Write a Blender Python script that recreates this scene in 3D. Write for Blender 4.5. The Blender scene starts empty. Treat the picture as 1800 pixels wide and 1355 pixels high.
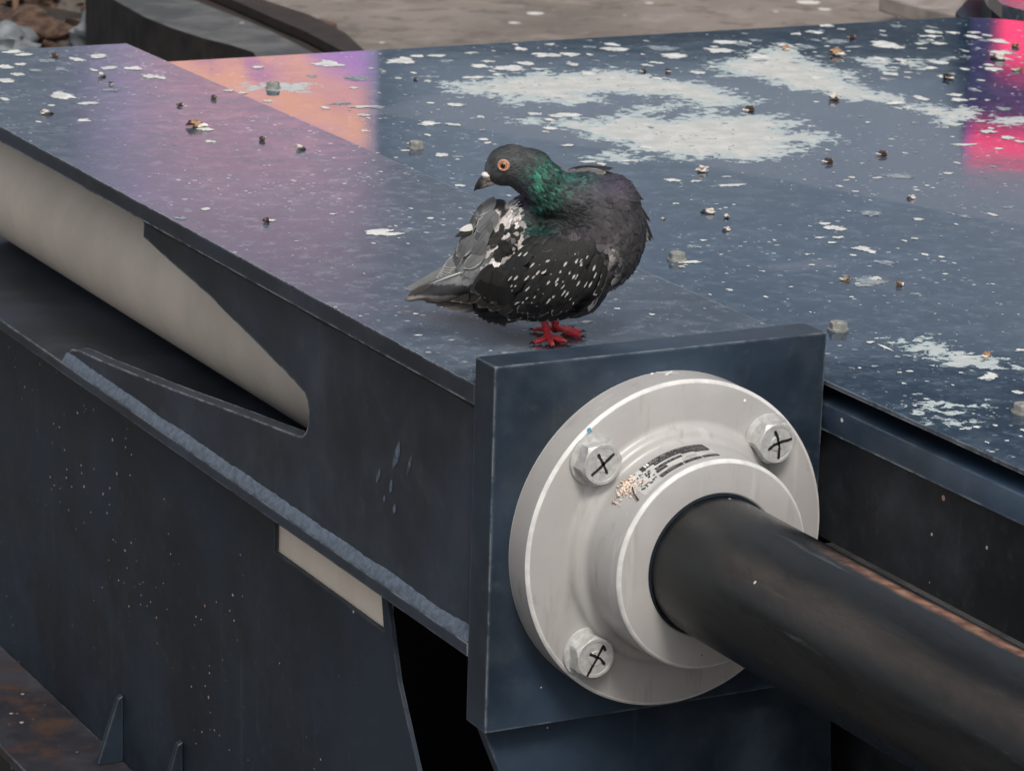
import bpy, bmesh, math, random
import numpy as np
from mathutils import Vector, Matrix, noise as mnoise
from mathutils.bvhtree import BVHTree
from mathutils.geometry import tessellate_polygon
R = math.radians
rnd = random.Random(7)
SC = bpy.context.scene
COL = SC.collection

# ------------------------------------------------------------------ camera
F_PX, YAW, PITCH, ROLL = 5934.43, 0.485234, 0.26468, 0.029283
CAM = Vector((-1.71881, -3.302483, 0.987817))
fw = Vector((math.sin(YAW) * math.cos(PITCH), math.cos(YAW) * math.cos(PITCH), -math.sin(PITCH)))
r0 = Vector((math.cos(YAW), -math.sin(YAW), 0))
u0 = r0.cross(fw)
rr = r0 * math.cos(ROLL) + u0 * math.sin(ROLL)
uu = -r0 * math.sin(ROLL) + u0 * math.cos(ROLL)
camd = bpy.data.cameras.new('camera')
cam = bpy.data.objects.new('camera', camd)
COL.objects.link(cam)
cam.matrix_world = Matrix(((rr.x, uu.x, -fw.x, CAM.x), (rr.y, uu.y, -fw.y, CAM.y), (rr.z, uu.z, -fw.z, CAM.z), (0, 0, 0, 1)))
camd.sensor_width = 36
camd.sensor_fit = 'HORIZONTAL'
camd.lens = 36 * F_PX / 1800
camd.clip_start = 0.05
camd.clip_end = 500
camd.dof.use_dof = True
camd.dof.focus_distance = 4.0
camd.dof.aperture_fstop = 20
SC.camera = cam

# ------------------------------------------------------------------ world, sun, exposure
W = bpy.data.worlds.new('World')
SC.world = W
W.use_nodes = True
wn = W.node_tree
for n in list(wn.nodes): wn.nodes.remove(n)
sky = wn.nodes.new('ShaderNodeTexSky')
sky.sky_type = 'NISHITA'
sky.sun_disc = False
sky.sun_elevation = R(52)
sky.sun_rotation = R(196)
sky.air_density = 1.0
sky.dust_density = 4.0
sky.ozone_density = 1.0
hsv = wn.nodes.new('ShaderNodeHueSaturation')
hsv.inputs['Saturation'].default_value = 0.42
bg = wn.nodes.new('ShaderNodeBackground')
bg.inputs['Strength'].default_value = 0.095
wo = wn.nodes.new('ShaderNodeOutputWorld')
wn.links.new(sky.outputs[0], hsv.inputs['Color'])
wn.links.new(hsv.outputs[0], bg.inputs['Color'])
wn.links.new(bg.outputs[0], wo.inputs['Surface'])
sd = bpy.data.lights.new('sun', 'SUN')
sd.energy = 1.5
sd.angle = R(14)
sd.color = (1.0, 0.95, 0.88)
sun = bpy.data.objects.new('sun', sd)
COL.objects.link(sun)
sdir = Vector((math.sin(R(196)) * math.cos(R(52)), math.cos(R(196)) * math.cos(R(52)), math.sin(R(52))))
sun.rotation_euler = sdir.to_track_quat('Z', 'Y').to_euler()
SC.view_settings.view_transform = 'Standard'
SC.view_settings.look = 'None'
SC.view_settings.exposure = 0.42
SC.view_settings.gamma = 1
SC.view_settings.use_curve_mapping = False
SC.cycles.use_denoising = True

# ------------------------------------------------------------------ helpers
def ray(px, py):
    return fw + rr * ((px - 900) / F_PX) - uu * ((py - 677.5) / F_PX)
def onz(px, py, z):
    d = ray(px, py); s = (z - CAM.z) / d.z; return CAM + d * s
def onx(px, py, x):
    d = ray(px, py); s = (x - CAM.x) / d.x; return CAM + d * s
def ony(px, py, y):
    d = ray(px, py); s = (y - CAM.y) / d.y; return CAM + d * s

class MB:
    def __init__(s): s.v = []; s.f = []; s.m = []; s.uv = None
    def add(s, vs, fs, mi=0):
        b = len(s.v); s.v += [tuple(v) for v in vs]; s.f += [tuple(i + b for i in f) for f in fs]; s.m += [mi] * len(fs)
    def box(s, x0, x1, y0, y1, z0, z1, mi=0):
        s.add([(x0, y0, z0), (x1, y0, z0), (x1, y1, z0), (x0, y1, z0), (x0, y0, z1), (x1, y0, z1), (x1, y1, z1), (x0, y1, z1)],
              [(0, 3, 2, 1), (4, 5, 6, 7), (0, 1, 5, 4), (1, 2, 6, 5), (2, 3, 7, 6), (3, 0, 4, 7)], mi)
    def prism(s, poly, off, mi=0):
        """poly: list of 3d points, off: extrusion vector"""
        n = len(poly); off = Vector(off)
        P = [Vector(q) for q in poly]; Q = [q + off for q in P]
        tris = tessellate_polygon([P])
        nrm = Vector((0, 0, 0))
        for i in range(n): nrm += P[i].cross(P[(i + 1) % n])
        flip = nrm.dot(off) > 0
        fs = []
        for t in tris:
            a, b, c = t
            tn = (P[b] - P[a]).cross(P[c] - P[a])
            if tn.dot(off) > 0: a, c = c, a
            fs.append((a, b, c)); fs.append((c + n, b + n, a + n))
        for i in range(n):
            j = (i + 1) % n
            fs.append((i, j, j + n, i + n) if flip else (j, i, i + n, j + n))
        s.add(P + Q, fs, mi)
    def tube(s, pts, rad, n=8, mi=0, caps=True):
        pts = [Vector(q) for q in pts]
        rad = rad if isinstance(rad, (list, tuple)) else [rad] * len(pts)
        vs = []; up = None
        for i, q in enumerate(pts):
            t = (pts[min(i + 1, len(pts) - 1)] - pts[max(i - 1, 0)]).normalized()
            if up is None: up = Vector((0, 0, 1)) if abs(t.z) < 0.9 else Vector((1, 0, 0))
            a = t.cross(up).normalized(); b = a.cross(t); up = b
            for k in range(n):
                th = 2 * math.pi * k / n
                vs.append(q + (a * math.cos(th) + b * math.sin(th)) * rad[i])
        fs = []
        for i in range(len(pts) - 1):
            for k in range(n):
                k2 = (k + 1) % n
                fs.append((i * n + k, (i + 1) * n + k, (i + 1) * n + k2, i * n + k2))
        if caps:
            fs.append(tuple(range(n))); fs.append(tuple((len(pts) - 1) * n + k for k in reversed(range(n))))
        s.add(vs, fs, mi)
    def lathe_y(s, cx, cz, prof, n=128, mi=0):
        """prof: list of (radius, y) swept about the Y axis through cx,cz"""
        vs = []
        for (r, y) in prof:
            for k in range(n):
                th = 2 * math.pi * k / n
                vs.append((cx + r * math.cos(th), y, cz + r * math.sin(th)))
        fs = []
        for i in range(len(prof) - 1):
            for k in range(n):
                k2 = (k + 1) % n
                fs.append((i * n + k, i * n + k2, (i + 1) * n + k2, (i + 1) * n + k))
        s.add(vs, fs, mi)
    def blob(s, c, r, seed=0, amp=0.25, seg=10, ring=7, mi=0, rot=0):
        vs = [];fs = []
        for i in range(ring + 1):
            ph = math.pi * i / ring
            for k in range(seg):
                th = 2 * math.pi * k / seg
                d = Vector((math.sin(ph) * math.cos(th), math.sin(ph) * math.sin(th), math.cos(ph)))
                m = 1 + amp * mnoise.noise(d * 1.7 + Vector((seed * 3.1, seed * 1.7, seed)))* 2
                v = Vector((d.x * r[0] * m, d.y * r[1] * m, d.z * r[2] * m))
                v.rotate(Matrix.Rotation(rot, 3, 'Z'))
                vs.append(Vector(c) + v)
        for i in range(ring):
            for k in range(seg):
                k2 = (k + 1) % seg
                fs.append((i * seg + k, (i + 1) * seg + k, (i + 1) * seg + k2, i * seg + k2))
        s.add(vs, fs, mi)
    def build(s, name, mats, parent=None, smooth=False, bevel=0, segs=2, angle=35):
        me = bpy.data.meshes.new(name)
        me.from_pydata(s.v, [], s.f)
        if not isinstance(mats, (list, tuple)): mats = [mats]
        for m in mats: me.materials.append(m)
        me.polygons.foreach_set('material_index', s.m)
        o = bpy.data.objects.new(name, me)
        COL.objects.link(o)
        if parent: o.parent = parent
        bm = bmesh.new(); bm.from_mesh(me)
        bmesh.ops.remove_doubles(bm, verts=bm.verts, dist=1e-6)
        bmesh.ops.recalc_face_normals(bm, faces=bm.faces)
        bm.to_mesh(me); bm.free()
        if smooth:
            me.polygons.foreach_set('use_smooth', [True] * len(me.polygons))
            me.set_sharp_from_angle(angle=R(angle))
        if bevel:
            md = o.modifiers.new('bevel', 'BEVEL'); md.width = bevel; md.segments = segs; md.limit_method = 'ANGLE'; md.angle_limit = R(30)
            md.harden_normals = True
            me.polygons.foreach_set('use_smooth', [True] * len(me.polygons))
        return o
def tag(o, label, cat, group=None, kind=None):
    o['label'] = label
    if kind: o['kind'] = kind
    o['category'] = cat
    if group: o['group'] = group
    return o
def thing(name, loc, label, cat, group=None):
    o = bpy.data.objects.new(name, None); COL.objects.link(o); o.location = loc; o.empty_display_size = .05
    return tag(o, label, cat, group)
def child_at_world(o, root):
    """mesh was built in world coordinates: keep it there under a moved root"""
    o.parent = root
    o.matrix_parent_inverse = Matrix.Translation(root.location).inverted()
    return o

# ------------------------------------------------------------------ materials
class NT:
    def __init__(s, name):
        s.mat = bpy.data.materials.new(name); s.mat.use_nodes = True
        s.t = s.mat.node_tree
        for n in list(s.t.nodes): s.t.nodes.remove(n)
        s.out = s.t.nodes.new('ShaderNodeOutputMaterial')
        s.b = s.t.nodes.new('ShaderNodeBsdfPrincipled')
        s.t.links.new(s.b.outputs[0], s.out.inputs[0])
        s.tc = s.t.nodes.new('ShaderNodeTexCoord')
    def n(s, typ, **kw):
        n = s.t.nodes.new(typ)
        for k, v in kw.items(): setattr(n, k, v)
        return n
    def link(s, a, b): s.t.links.new(a, b)
    def setv(s, inp, v):
        if hasattr(v, 'is_output') or isinstance(v, bpy.types.NodeSocket): s.link(v, inp)
        elif isinstance(v, (tuple, list)) and len(v) == 3 and inp.type == 'RGBA': inp.default_value = (*v, 1)
        else: inp.default_value = v
    def coords(s, scale=(1, 1, 1), rot=(0, 0, 0), loc=(0, 0, 0), src='Object'):
        m = s.n('ShaderNodeMapping'); s.link(s.tc.outputs[src], m.inputs[0])
        m.inputs['Scale'].default_value = scale; m.inputs['Rotation'].default_value = rot; m.inputs['Location'].default_value = loc
        return m.outputs[0]
    def noise(s, scale, detail=4, rough=0.55, co=None, dist=0, col=False):
        n = s.n('ShaderNodeTexNoise'); n.inputs['Scale'].default_value = scale; n.inputs['Detail'].default_value = detail
        n.inputs['Roughness'].default_value = rough; n.inputs['Distortion'].default_value = dist
        s.link(co if co is not None else s.tc.outputs['Object'], n.inputs['Vector'])
        return n.outputs['Color' if col else 'Fac']
    def voro(s, scale, co=None, feature='F1', out='Distance'):
        n = s.n('ShaderNodeTexVoronoi', feature=feature); n.inputs['Scale'].default_value = scale
        s.link(co if co is not None else s.tc.outputs['Object'], n.inputs['Vector'])
        return n.outputs[out]
    def math(s, op, a, b=0.0, clamp=False):
        n = s.n('ShaderNodeMath', operation=op, use_clamp=clamp); s.setv(n.inputs[0], a); s.setv(n.inputs[1], b); return n.outputs[0]
    def ramp(s, fac, lo, hi, v0=0.0, v1=1.0, smooth=True):
        n = s.n('ShaderNodeMapRange', interpolation_type='SMOOTHSTEP' if smooth else 'LINEAR')
        s.setv(n.inputs[0], fac); n.inputs[1].default_value = lo; n.inputs[2].default_value = hi
        s.setv(n.inputs[3], v0); s.setv(n.inputs[4], v1); return n.outputs[0]
    def mix(s, fac, a, b, blend='MIX'):
        n = s.n('ShaderNodeMix', data_type='RGBA', blend_type=blend)
        s.setv(n.inputs[0], fac); s.setv(n.inputs[6], a); s.setv(n.inputs[7], b); return n.outputs[2]
    def attr(s, name, out='Fac'):
        n = s.n('ShaderNodeAttribute', attribute_name=name); return n.outputs[out]
    def geo(s, out): return s.n('ShaderNodeNewGeometry').outputs[out]
    def bump(s, h, strength=0.3, dist=0.002):
        n = s.n('ShaderNodeBump'); n.inputs['Strength'].default_value = strength; n.inputs['Distance'].default_value = dist
        s.setv(n.inputs['Height'], h); s.link(n.outputs[0], s.b.inputs['Normal']); return n
    def edge(s, rad=0.003, lo=0.85, hi=0.98):
        """worn edges: 1 near convex/concave edges"""
        bv = s.n('ShaderNodeBevel', samples=4); bv.inputs['Radius'].default_value = rad
        vm = s.n('ShaderNodeVectorMath', operation='DOT_PRODUCT')
        s.link(bv.outputs[0], vm.inputs[0]); s.link(s.geo('True Normal'), vm.inputs[1])
        return s.ramp(vm.outputs['Value'], lo, hi, 1.0, 0.0)
    def fin(s, col=None, rough=None, metal=None, spec=None):
        if col is not None: s.setv(s.b.inputs['Base Color'], col)
        if rough is not None: s.setv(s.b.inputs['Roughness'], rough)
        if metal is not None: s.setv(s.b.inputs['Metallic'], metal)
        if spec is not None: s.setv(s.b.inputs['Specular IOR Level'], spec)
        return s.mat

def navy_paint(name, base, rough=0.38, speck=0.0, wear=0.5, film=(0.16, 0.18, 0.2), filmamt=0.15, seed=0.0, rust=0.0):
    m = NT(name)
    co = m.coords(loc=(seed, seed * .7, seed * .3))
    big = m.noise(3.2, 5, .6, co)
    fine = m.noise(60, 4, .6, co)
    c = m.mix(m.ramp(big, .35, .68), tuple(b * .62 for b in base), tuple(b * 1.45 for b in base))
    c = m.mix(m.math('MULTIPLY', m.ramp(m.noise(9, 6, .65, co), .45, .75), filmamt), c, film)
    c = m.mix(m.math('MULTIPLY', m.ramp(fine, .55, .8), .12), c, film)
    # vertical runs of dirt
    run = m.noise(1.0, 3, .5, m.coords(scale=(55, 55, 2.5), loc=(seed, 0, 0)))
    c = m.mix(m.math('MULTIPLY', m.ramp(run, .62, .78), .10), c, film)
    if speck:
        vd = m.voro(26, co); vc = m.voro(26, co, out='Color')
        sep = m.n('ShaderNodeSeparateColor'); m.link(vc, sep.inputs[0])
        size = m.ramp(sep.outputs[0], 1 - speck, 1.0, 0.0, 0.13, smooth=False)
        patchy = m.ramp(m.noise(2.6, 3, .6, m.coords(loc=(seed + 2, 5, 3))), .38, .62)
        wob = m.math('MULTIPLY', m.math('SUBTRACT', m.noise(190, 3, .6, co), .5), .09)
        hit = m.math('LESS_THAN', m.math('ADD', vd, wob), m.math('MULTIPLY', size, patchy))
        vd2 = m.voro(75, co); vc2 = m.voro(75, co, out='Color')
        sep2 = m.n('ShaderNodeSeparateColor'); m.link(vc2, sep2.inputs[0])
        hit2 = m.math('LESS_THAN', vd2, m.math('MULTIPLY', m.ramp(sep2.outputs[0], 1 - speck * .35, 1.0, 0.0, 0.12, smooth=False), patchy))
        c = m.mix(hit, c, m.mix(sep.outputs[1], (.62, .60, .56), (.50, .28, .18)))
        c = m.mix(hit2, c, (.55, .56, .56))
    if wear:
        e = m.edge(.0055, .80, .985)
        e = m.math('MULTIPLY', e, m.ramp(m.noise(24, 6, .75, co), .42, .56, .15, 1))
        c = m.mix(m.math('MULTIPLY', e, wear), c, (.42, .47, .51))
    if rust:
        rm = m.ramp(m.noise(7, 6, .7, co), .5 - rust * .2, .6)
        c = m.mix(rm, c, m.mix(fine, (.035, .020, .015), (.075, .042, .030)))
    m.bump(m.math('ADD', m.math('MULTIPLY', fine, .4), m.noise(14, 3, .5, co)), .12, .002)
    return m.fin(c, m.ramp(big, .3, .7, rough * .85, rough * 1.2), 0, .5)

M = {}
M['navy_front'] = navy_paint('navy_paint_end_plate', (.020, .034, .054), .36, speck=.16, wear=.7, seed=1.3)
M['navy_side'] = navy_paint('navy_paint_side', (.024, .033, .048), .42, speck=.10, wear=1.0, seed=4.1)
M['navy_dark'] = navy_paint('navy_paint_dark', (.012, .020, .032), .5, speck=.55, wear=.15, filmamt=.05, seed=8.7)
M['navy_ledge'] = navy_paint('navy_paint_ledge', (.026, .048, .080), .34, speck=.06, wear=1.0, seed=2.2)
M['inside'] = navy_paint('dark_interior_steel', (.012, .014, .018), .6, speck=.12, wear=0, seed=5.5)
M['rusty_navy'] = navy_paint('rusty_flange_paint', (.024, .023, .030), .55, speck=.6, wear=.4, seed=6.1, rust=.15)

def deck_paint(name, base, film, rough, attrs=True, seed=0.0, streak=0.5):
    m = NT(name)
    co = m.coords(loc=(seed, seed, 0))
    big = m.noise(2.6, 6, .6, co); mid = m.noise(22, 5, .65, co, .4)
    fine = m.noise(120, 4, .6, co)
    c = m.mix(m.ramp(big, .35, .68), base, tuple(b * 1.35 for b in base))
    filmf = m.math('MULTIPLY', m.ramp(mid, .42, .75), streak)
    c = m.mix(filmf, c, film)
    c = m.mix(m.math('MULTIPLY', m.ramp(m.noise(46, 6, .7, co, .3), .52, .66), .38), c, tuple(f * 1.5 for f in film))
    c = m.mix(m.math('MULTIPLY', m.ramp(m.noise(33, 6, .7, m.coords(loc=(seed + 4, 7, 0)), .3), .54, .68), .5), c, tuple(b * .55 for b in base))
    # scuffs: thin stretched scratches
    sc1 = m.ramp(m.noise(1, 4, .6, m.coords(scale=(70, 190, 1), rot=(0, 0, .5))), .66, .74)
    c = m.mix(m.math('MULTIPLY', sc1, .35), c, (.42, .46, .48))
    # fine white flecks of dried droppings
    vd = m.voro(95, co); vc = m.voro(95, co, out='Color'); sp = m.n('ShaderNodeSeparateColor'); m.link(vc, sp.inputs[0])
    dens = m.ramp(big, .40, .65, .86, .62)
    size = m.math('MULTIPLY', m.math('SUBTRACT', sp.outputs[0], dens), 1.1)
    vdn = m.math('ADD', vd, m.math('MULTIPLY', m.math('SUBTRACT', m.noise(260, 2, .5, co), .5), .45))
    fleck = m.ramp(m.math('SUBTRACT', size, vdn), -.06, .02)
    c = m.mix(m.math('MULTIPLY', fleck, m.ramp(sp.outputs[1], 0, 1, .15, .8)), c, (.55, .58, .58))
    rg = m.ramp(mid, .3, .75, rough * .8, rough * 1.35)
    if attrs:
        # broad washes of dried droppings: traced outline + ragged flaking edge
        sdf = m.attr('wash')
        rag = m.math('SUBTRACT', m.noise(48, 7, .68, co, .6), .5)
        rag2 = m.math('SUBTRACT', m.noise(14, 3, .5, co), .5)
        e = m.math('ADD', m.math('ADD', sdf, m.math('MULTIPLY', rag, .24)), m.math('MULTIPLY', rag2, .08))
        mask = m.ramp(e, -.0015, .0015, 1, 0)
        holes = m.ramp(m.noise(60, 6, .68, co), .625, .64, 1, 0)
        mask = m.math('MULTIPLY', mask, holes)
        core = m.ramp(e, -.05, -.008, 1, 0)
        wc = m.mix(core, (.44, .52, .52), m.mix(m.ramp(m.noise(30, 5, .6, co), .35, .7), (.50, .51, .48), (.66, .65, .61)))
        c = m.mix(m.attr('film'), c, m.mix(.5, film, (.13, .11, .13)))  # pale film patches, and the deck reflection painted as a band
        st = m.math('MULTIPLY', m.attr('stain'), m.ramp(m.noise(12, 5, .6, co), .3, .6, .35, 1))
        c = m.mix(st, c, (.060, .034, .030))  # brown of the stain and of the bird's painted reflection
        c = m.mix(mask, c, wc)
        rg = m.math('ADD', rg, m.math('MULTIPLY', mask, .4))
    eg = m.math('MULTIPLY', m.edge(.003, .80, .97), m.ramp(m.noise(20, 6, .75, co), .40, .58, .25, 1))
    c = m.mix(m.math('MULTIPLY', eg, .7), c, (.50, .56, .60))
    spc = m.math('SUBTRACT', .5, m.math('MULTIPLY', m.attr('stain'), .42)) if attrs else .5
    m.bump(m.math('ADD', m.math('MULTIPLY', fine, .25), m.math('MULTIPLY', m.noise(7, 2, .5, co), 1.6)), .035, .003)
    return m.fin(c, rg, 0, spc)
M['deck'] = deck_paint('glossy_navy_deck_paint', (.016, .032, .058), (.10, .14, .185), .036, True, 0, .38)
M['beamplain'] = deck_paint('satin_navy_far_beam_paint', (.050, .062, .085), (.20, .225, .25), .19, False, 5.3, .5)
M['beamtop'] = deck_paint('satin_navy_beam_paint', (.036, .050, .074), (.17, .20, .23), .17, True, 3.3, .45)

def grey_paint(name):
    m = NT(name)
    big = m.noise(6, 5, .6); fine = m.noise(140, 3, .6)
    c = m.mix(m.ramp(big, .35, .7), (.385, .372, .36), (.46, .445, .43))
    run = m.noise(1, 4, .55, m.coords(scale=(45, 45, 3)))
    c = m.mix(m.math('MULTIPLY', m.ramp(run, .60, .72), .35), c, (.58, .57, .55))
    c = m.mix(m.math('MULTIPLY', m.ramp(m.noise(1, 5, .65, m.coords(scale=(38, 38, 5), loc=(5, 2, 1))), .56, .72), .5), c, (.27, .245, .22))
    c = m.mix(m.math('MULTIPLY', m.ramp(m.noise(16, 6, .75), .60, .70), .35), c, (.24, .22, .20))
    vd = m.voro(42); vc = m.voro(42, out='Color'); sp = m.n('ShaderNodeSeparateColor'); m.link(vc, sp.inputs[0])
    hit = m.math('LESS_THAN', vd, m.ramp(sp.outputs[0], .84, 1, 0, .09, smooth=False))
    c = m.mix(hit, c, m.mix(m.math('GREATER_THAN', sp.outputs[1], .45), (.80, .79, .76), (.07, .065, .06)))
    e = m.math('MULTIPLY', m.edge(.004, .80, .97), m.ramp(big, .3, .6, .6, 1))
    c = m.mix(m.math('MULTIPLY', e, .85), c, (.86, .85, .82))  # flange edge highlight painted pale into the paint
    m.bump(fine, .12, .0006)
    return m.fin(c, .33, 0, .5)
M['grey'] = grey_paint('warm_grey_machine_paint')

def simple(name, col, rough=.5, metal=0, var=.25, scale=30, spec=.5, bump=.1, bscale=60):
    m = NT(name)
    f = m.noise(scale, 5, .6)
    c = m.mix(m.ramp(f, .3, .7), tuple(x * (1 - var) for x in col), tuple(min(1, x * (1 + var)) for x in col))
    if bump: m.bump(m.noise(bscale, 3, .6), bump, .002)
    return m.fin(c, rough, metal, spec)
M['beige'] = simple('beige_cylinder_paint', (.84, .73, .61), .55, var=.10, scale=5, bscale=300, bump=.05)
M['zinc'] = simple('galvanised_bolt_metal', (.50, .50, .485), .48, .30, .16, 120, bump=.10, bscale=200)
M['deckbolt'] = simple('weathered_bolt_metal', (.30, .30, .28), .6, .3, .25, 120, bump=.3, bscale=200)
M['marker'] = simple('black_marker_ink', (.012, .012, .012), .45, bump=0)
M['whitemark'] = simple('white_paint_mark', (.8, .8, .78), .6, bump=0, var=.05)
M['bluemark'] = simple('blue_paint_mark', (.10, .30, .42), .55, bump=0, var=.3, scale=200)
M['seal'] = simple('dark_seal_rubber', (.012, .02, .032), .35, bump=0)
M['weld'] = simple('painted_weld', (.085, .108, .142), .36, 0, .3, 120, bump=.3, bscale=200)

def rod_mat():
    m = NT('blackened_steel_rod')
    co = m.coords(scale=(1, .22, 1))
    f = m.noise(14, 6, .65, co, .5); g = m.noise(55, 4, .6)
    c = m.mix(m.ramp(f, .35, .7), (.006, .0068, .0075), (.018, .020, .021))
    # rust band along the upper flank, ragged
    sep = m.n('ShaderNodeSeparateXYZ'); m.link(m.tc.outputs['Object'], sep.inputs[0])
    ang = m.math('ARCTAN2', m.math('SUBTRACT', sep.outputs[2], -.226666), m.math('SUBTRACT', sep.outputs[0], .224644))
    a2 = m.math('ADD', ang, m.math('MULTIPLY', m.math('SUBTRACT', m.noise(9, 5, .6, co), .5), .55))
    band = m.math('MULTIPLY', m.ramp(a2, 1.22, 1.34), m.ramp(a2, 1.40, 1.54, 1, 0))
    fade = m.ramp(sep.outputs[1], -.28, -.50, 0, 1)
    c = m.mix(m.math('MULTIPLY', m.math('MULTIPLY', band, fade), .62), c, m.mix(m.ramp(g, .35, .65), (.20, .08, .045), (.50, .27, .17)))
    scr = m.ramp(m.noise(1, 5, .7, m.coords(scale=(60, 3.5, 60))), .60, .70)
    c = m.mix(m.math('MULTIPLY', scr, .30), c, (.13, .14, .14))
    a3 = m.math('ADD', ang, m.math('MULTIPLY', m.math('SUBTRACT', m.noise(6, 5, .6, co), .5), .35))
    brown_reflection = m.math('MULTIPLY', m.ramp(a3, 2.05, 2.38), m.ramp(a3, 2.45, 2.85, 1, 0))  # brown ground reflection painted as a soft band along the left flank
    c = m.mix(m.math('MULTIPLY', m.math('MULTIPLY', brown_reflection, m.ramp(f, .25, .6, .35, 1)), m.ramp(sep.outputs[1], -.18, -.34, 0, .5)), c, (.105, .085, .070))
    vd = m.voro(38); vc = m.voro(38, out='Color'); sp = m.n('ShaderNodeSeparateColor'); m.link(vc, sp.inputs[0])
    hit = m.math('LESS_THAN', vd, m.ramp(sp.outputs[0], .9, 1, 0, .08, smooth=False))
    c = m.mix(hit, c, (.55, .54, .5))
    m.bump(m.math('ADD', f, m.math('MULTIPLY', g, .3)), .12, .003)
    return m.fin(c, m.ramp(f, .3, .7, .20, .40), 0, .38)
M['rod'] = rod_mat()

# ------------------------------------------------------------------ setting: ground far below and behind
GZ = -.60
m = NT('taupe_dirty_ground')
big = m.noise(.9, 6, .6); mid = m.noise(5, 6, .65, None, .5)
c = m.mix(m.ramp(big, .35, .65), (.135, .112, .095), (.245, .21, .18))
c = m.mix(m.math('MULTIPLY', m.ramp(mid, .5, .66), .5), c, (.33, .29, .25))
c = m.mix(m.math('MULTIPLY', m.ramp(m.noise(11, 6, .7), .50, .64), .6), c, (.085, .07, .06))
vd = m.voro(6.5); vc = m.voro(6.5, out='Color'); sp = m.n('ShaderNodeSeparateColor'); m.link(vc, sp.inputs[0])
vdn = m.math('ADD', vd, m.math('MULTIPLY', m.math('SUBTRACT', m.noise(40, 3, .5), .5), .12))
hit = m.ramp(m.math('SUBTRACT', m.ramp(sp.outputs[0], .40, 1, .02, .25, smooth=False), vdn), -.01, .01)
c = m.mix(m.math('MULTIPLY', hit, .85), c, (.72, .70, .66))
m.bump(m.math('ADD', mid, m.noise(60, 3, .6)), .3, .01)
M['ground'] = m.fin(c, .8)
g = MB(); S = 120
g.add([(-S, -S, GZ - .9), (S, -S, GZ - .9), (S, S, GZ - .9), (-S, S, GZ - .9)], [(0, 1, 2, 3)])
o = g.build('lower_ground', simple('dark_lower_ground', (.085, .075, .066), .85, var=.3, scale=2)); o['kind'] = 'structure'; o['label'] = 'dark ground far below the beams'
g = MB()
# taupe yard surface behind the deck, raised slab
pts = [onz(380, -420, GZ), onz(408, -8, GZ), onz(640, 120, GZ), onz(900, 260, GZ)]
g.prism([(1.0, 16, GZ), (1.55, 8, GZ)] + [(onz(330, -10, GZ).x, onz(330, -10, GZ).y, GZ), (onz(430, 70, GZ).x, onz(430, 70, GZ).y, GZ), (1.75, 3.4, GZ), (14, 3.4, GZ), (40, 16, GZ)], (0, 0, -.3))
o = g.build('ground', M['ground']); o['kind'] = 'structure'; o['label'] = 'taupe dirty ground spotted with droppings behind the deck'

# ------------------------------------------------------------------ background clutter
M['iron'] = simple('rusted_iron', (.075, .045, .032), .7, 0, .35, 18, bump=.5)
M['iron_dark'] = simple('dark_rusted_iron', (.028, .019, .015), .75, 0, .3, 18, bump=.4)
m = NT('grey_curb_top')
mid = m.noise(7, 6, .65, None, .4)
c = m.mix(m.ramp(mid, .35, .7), (.055, .058, .060), (.125, .128, .125))
vd = m.voro(7); vc = m.voro(7, out='Color'); sp = m.n('ShaderNodeSeparateColor'); m.link(vc, sp.inputs[0])
hit = m.ramp(m.math('SUBTRACT', m.ramp(sp.outputs[0], .45, 1, 0, .25, smooth=False), m.math('ADD', vd, m.math('MULTIPLY', m.math('SUBTRACT', m.noise(40, 3, .5), .5), .15))), -.01, .01)
c = m.mix(m.math('MULTIPLY', hit, .8), c, (.6, .62, .62))
m.bump(m.noise(40, 5, .6), .4, .008)
M['curbtop'] = m.fin(c, .75)
M['curbside'] = simple('blackened_curb_side', (.012, .009, .008), .8, 0, .9, 11, bump=1.0, bscale=22)
CZ = -.46
def pz(L, z): return [onz(a, b, z) for a, b in L]
g = MB()
outer = [(150, -40), (200, 0), (255, 31), (300, 49), (355, 67), (400, 78), (445, 92), (470, 130)]
inner = [(640, 190), (556, 97), (520, 77), (470, 52), (408, 27), (330, -3), (250, -40)]
g.prism(pz(outer + inner, CZ), (0, 0, -.34))
o = g.build('concrete_curb', [M['curbtop'], M['curbside']])
for pl in o.data.polygons:
    if abs(pl.normal.z) < .7: pl.material_index = 1
tag(o, 'dark grey curb spotted with droppings behind the far edge of the deck', 'curb')
# pale vertical drips on the curb face
root = thing('curved_rail', onz(540, 50, GZ), 'curved rusty brown rail arcing across the ground beyond the deck', 'rail')
z1 = -.47
up = [(463 - 60, -26), (463, 0), (545, 27), (607, 58), (642, 91), (670, 140), (690, 200)]
lo = [(680, 260), (650, 180), (607, 93), (537, 56), (482, 33), (408, 0), (350, -24)]
g = MB(); g.prism(pz(up + lo, z1), (0, 0, -.025)); child_at_world(g.build('top_flange', M['iron_dark']), root)
g = MB()
ctr = [((a[0] + b[0]) / 2 - 8, (a[1] + b[1]) / 2 + 4) for a, b in zip(up, reversed(lo))]
ctr2 = [(x - 12, y + 5) for x, y in ctr]
g.prism(pz(ctr + list(reversed(ctr2)), z1 - .026), (0, 0, -.12)); child_at_world(g.build('web', M['iron']), root)
lo2 = [(x - 50, y + 20) for x, y in reversed(lo)]
g = MB(); g.prism(pz([(x + 20, y - 8) for x, y in reversed(lo)] + list(reversed(lo2)), GZ + .02), (0, 0, -.018)); child_at_world(g.build('bottom_flange', M['iron']), root)
thn = [(300, -12), (330, 0), (408, 27), (480, 58), (556, 97), (600, 125)]
g = MB(); g.prism(pz(thn + [(x + 4, y - 10) for x, y in reversed(thn)], -.50), (0, 0, -.09)); child_at_world(g.build('edge_strip', M['iron_dark']), root)
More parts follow.
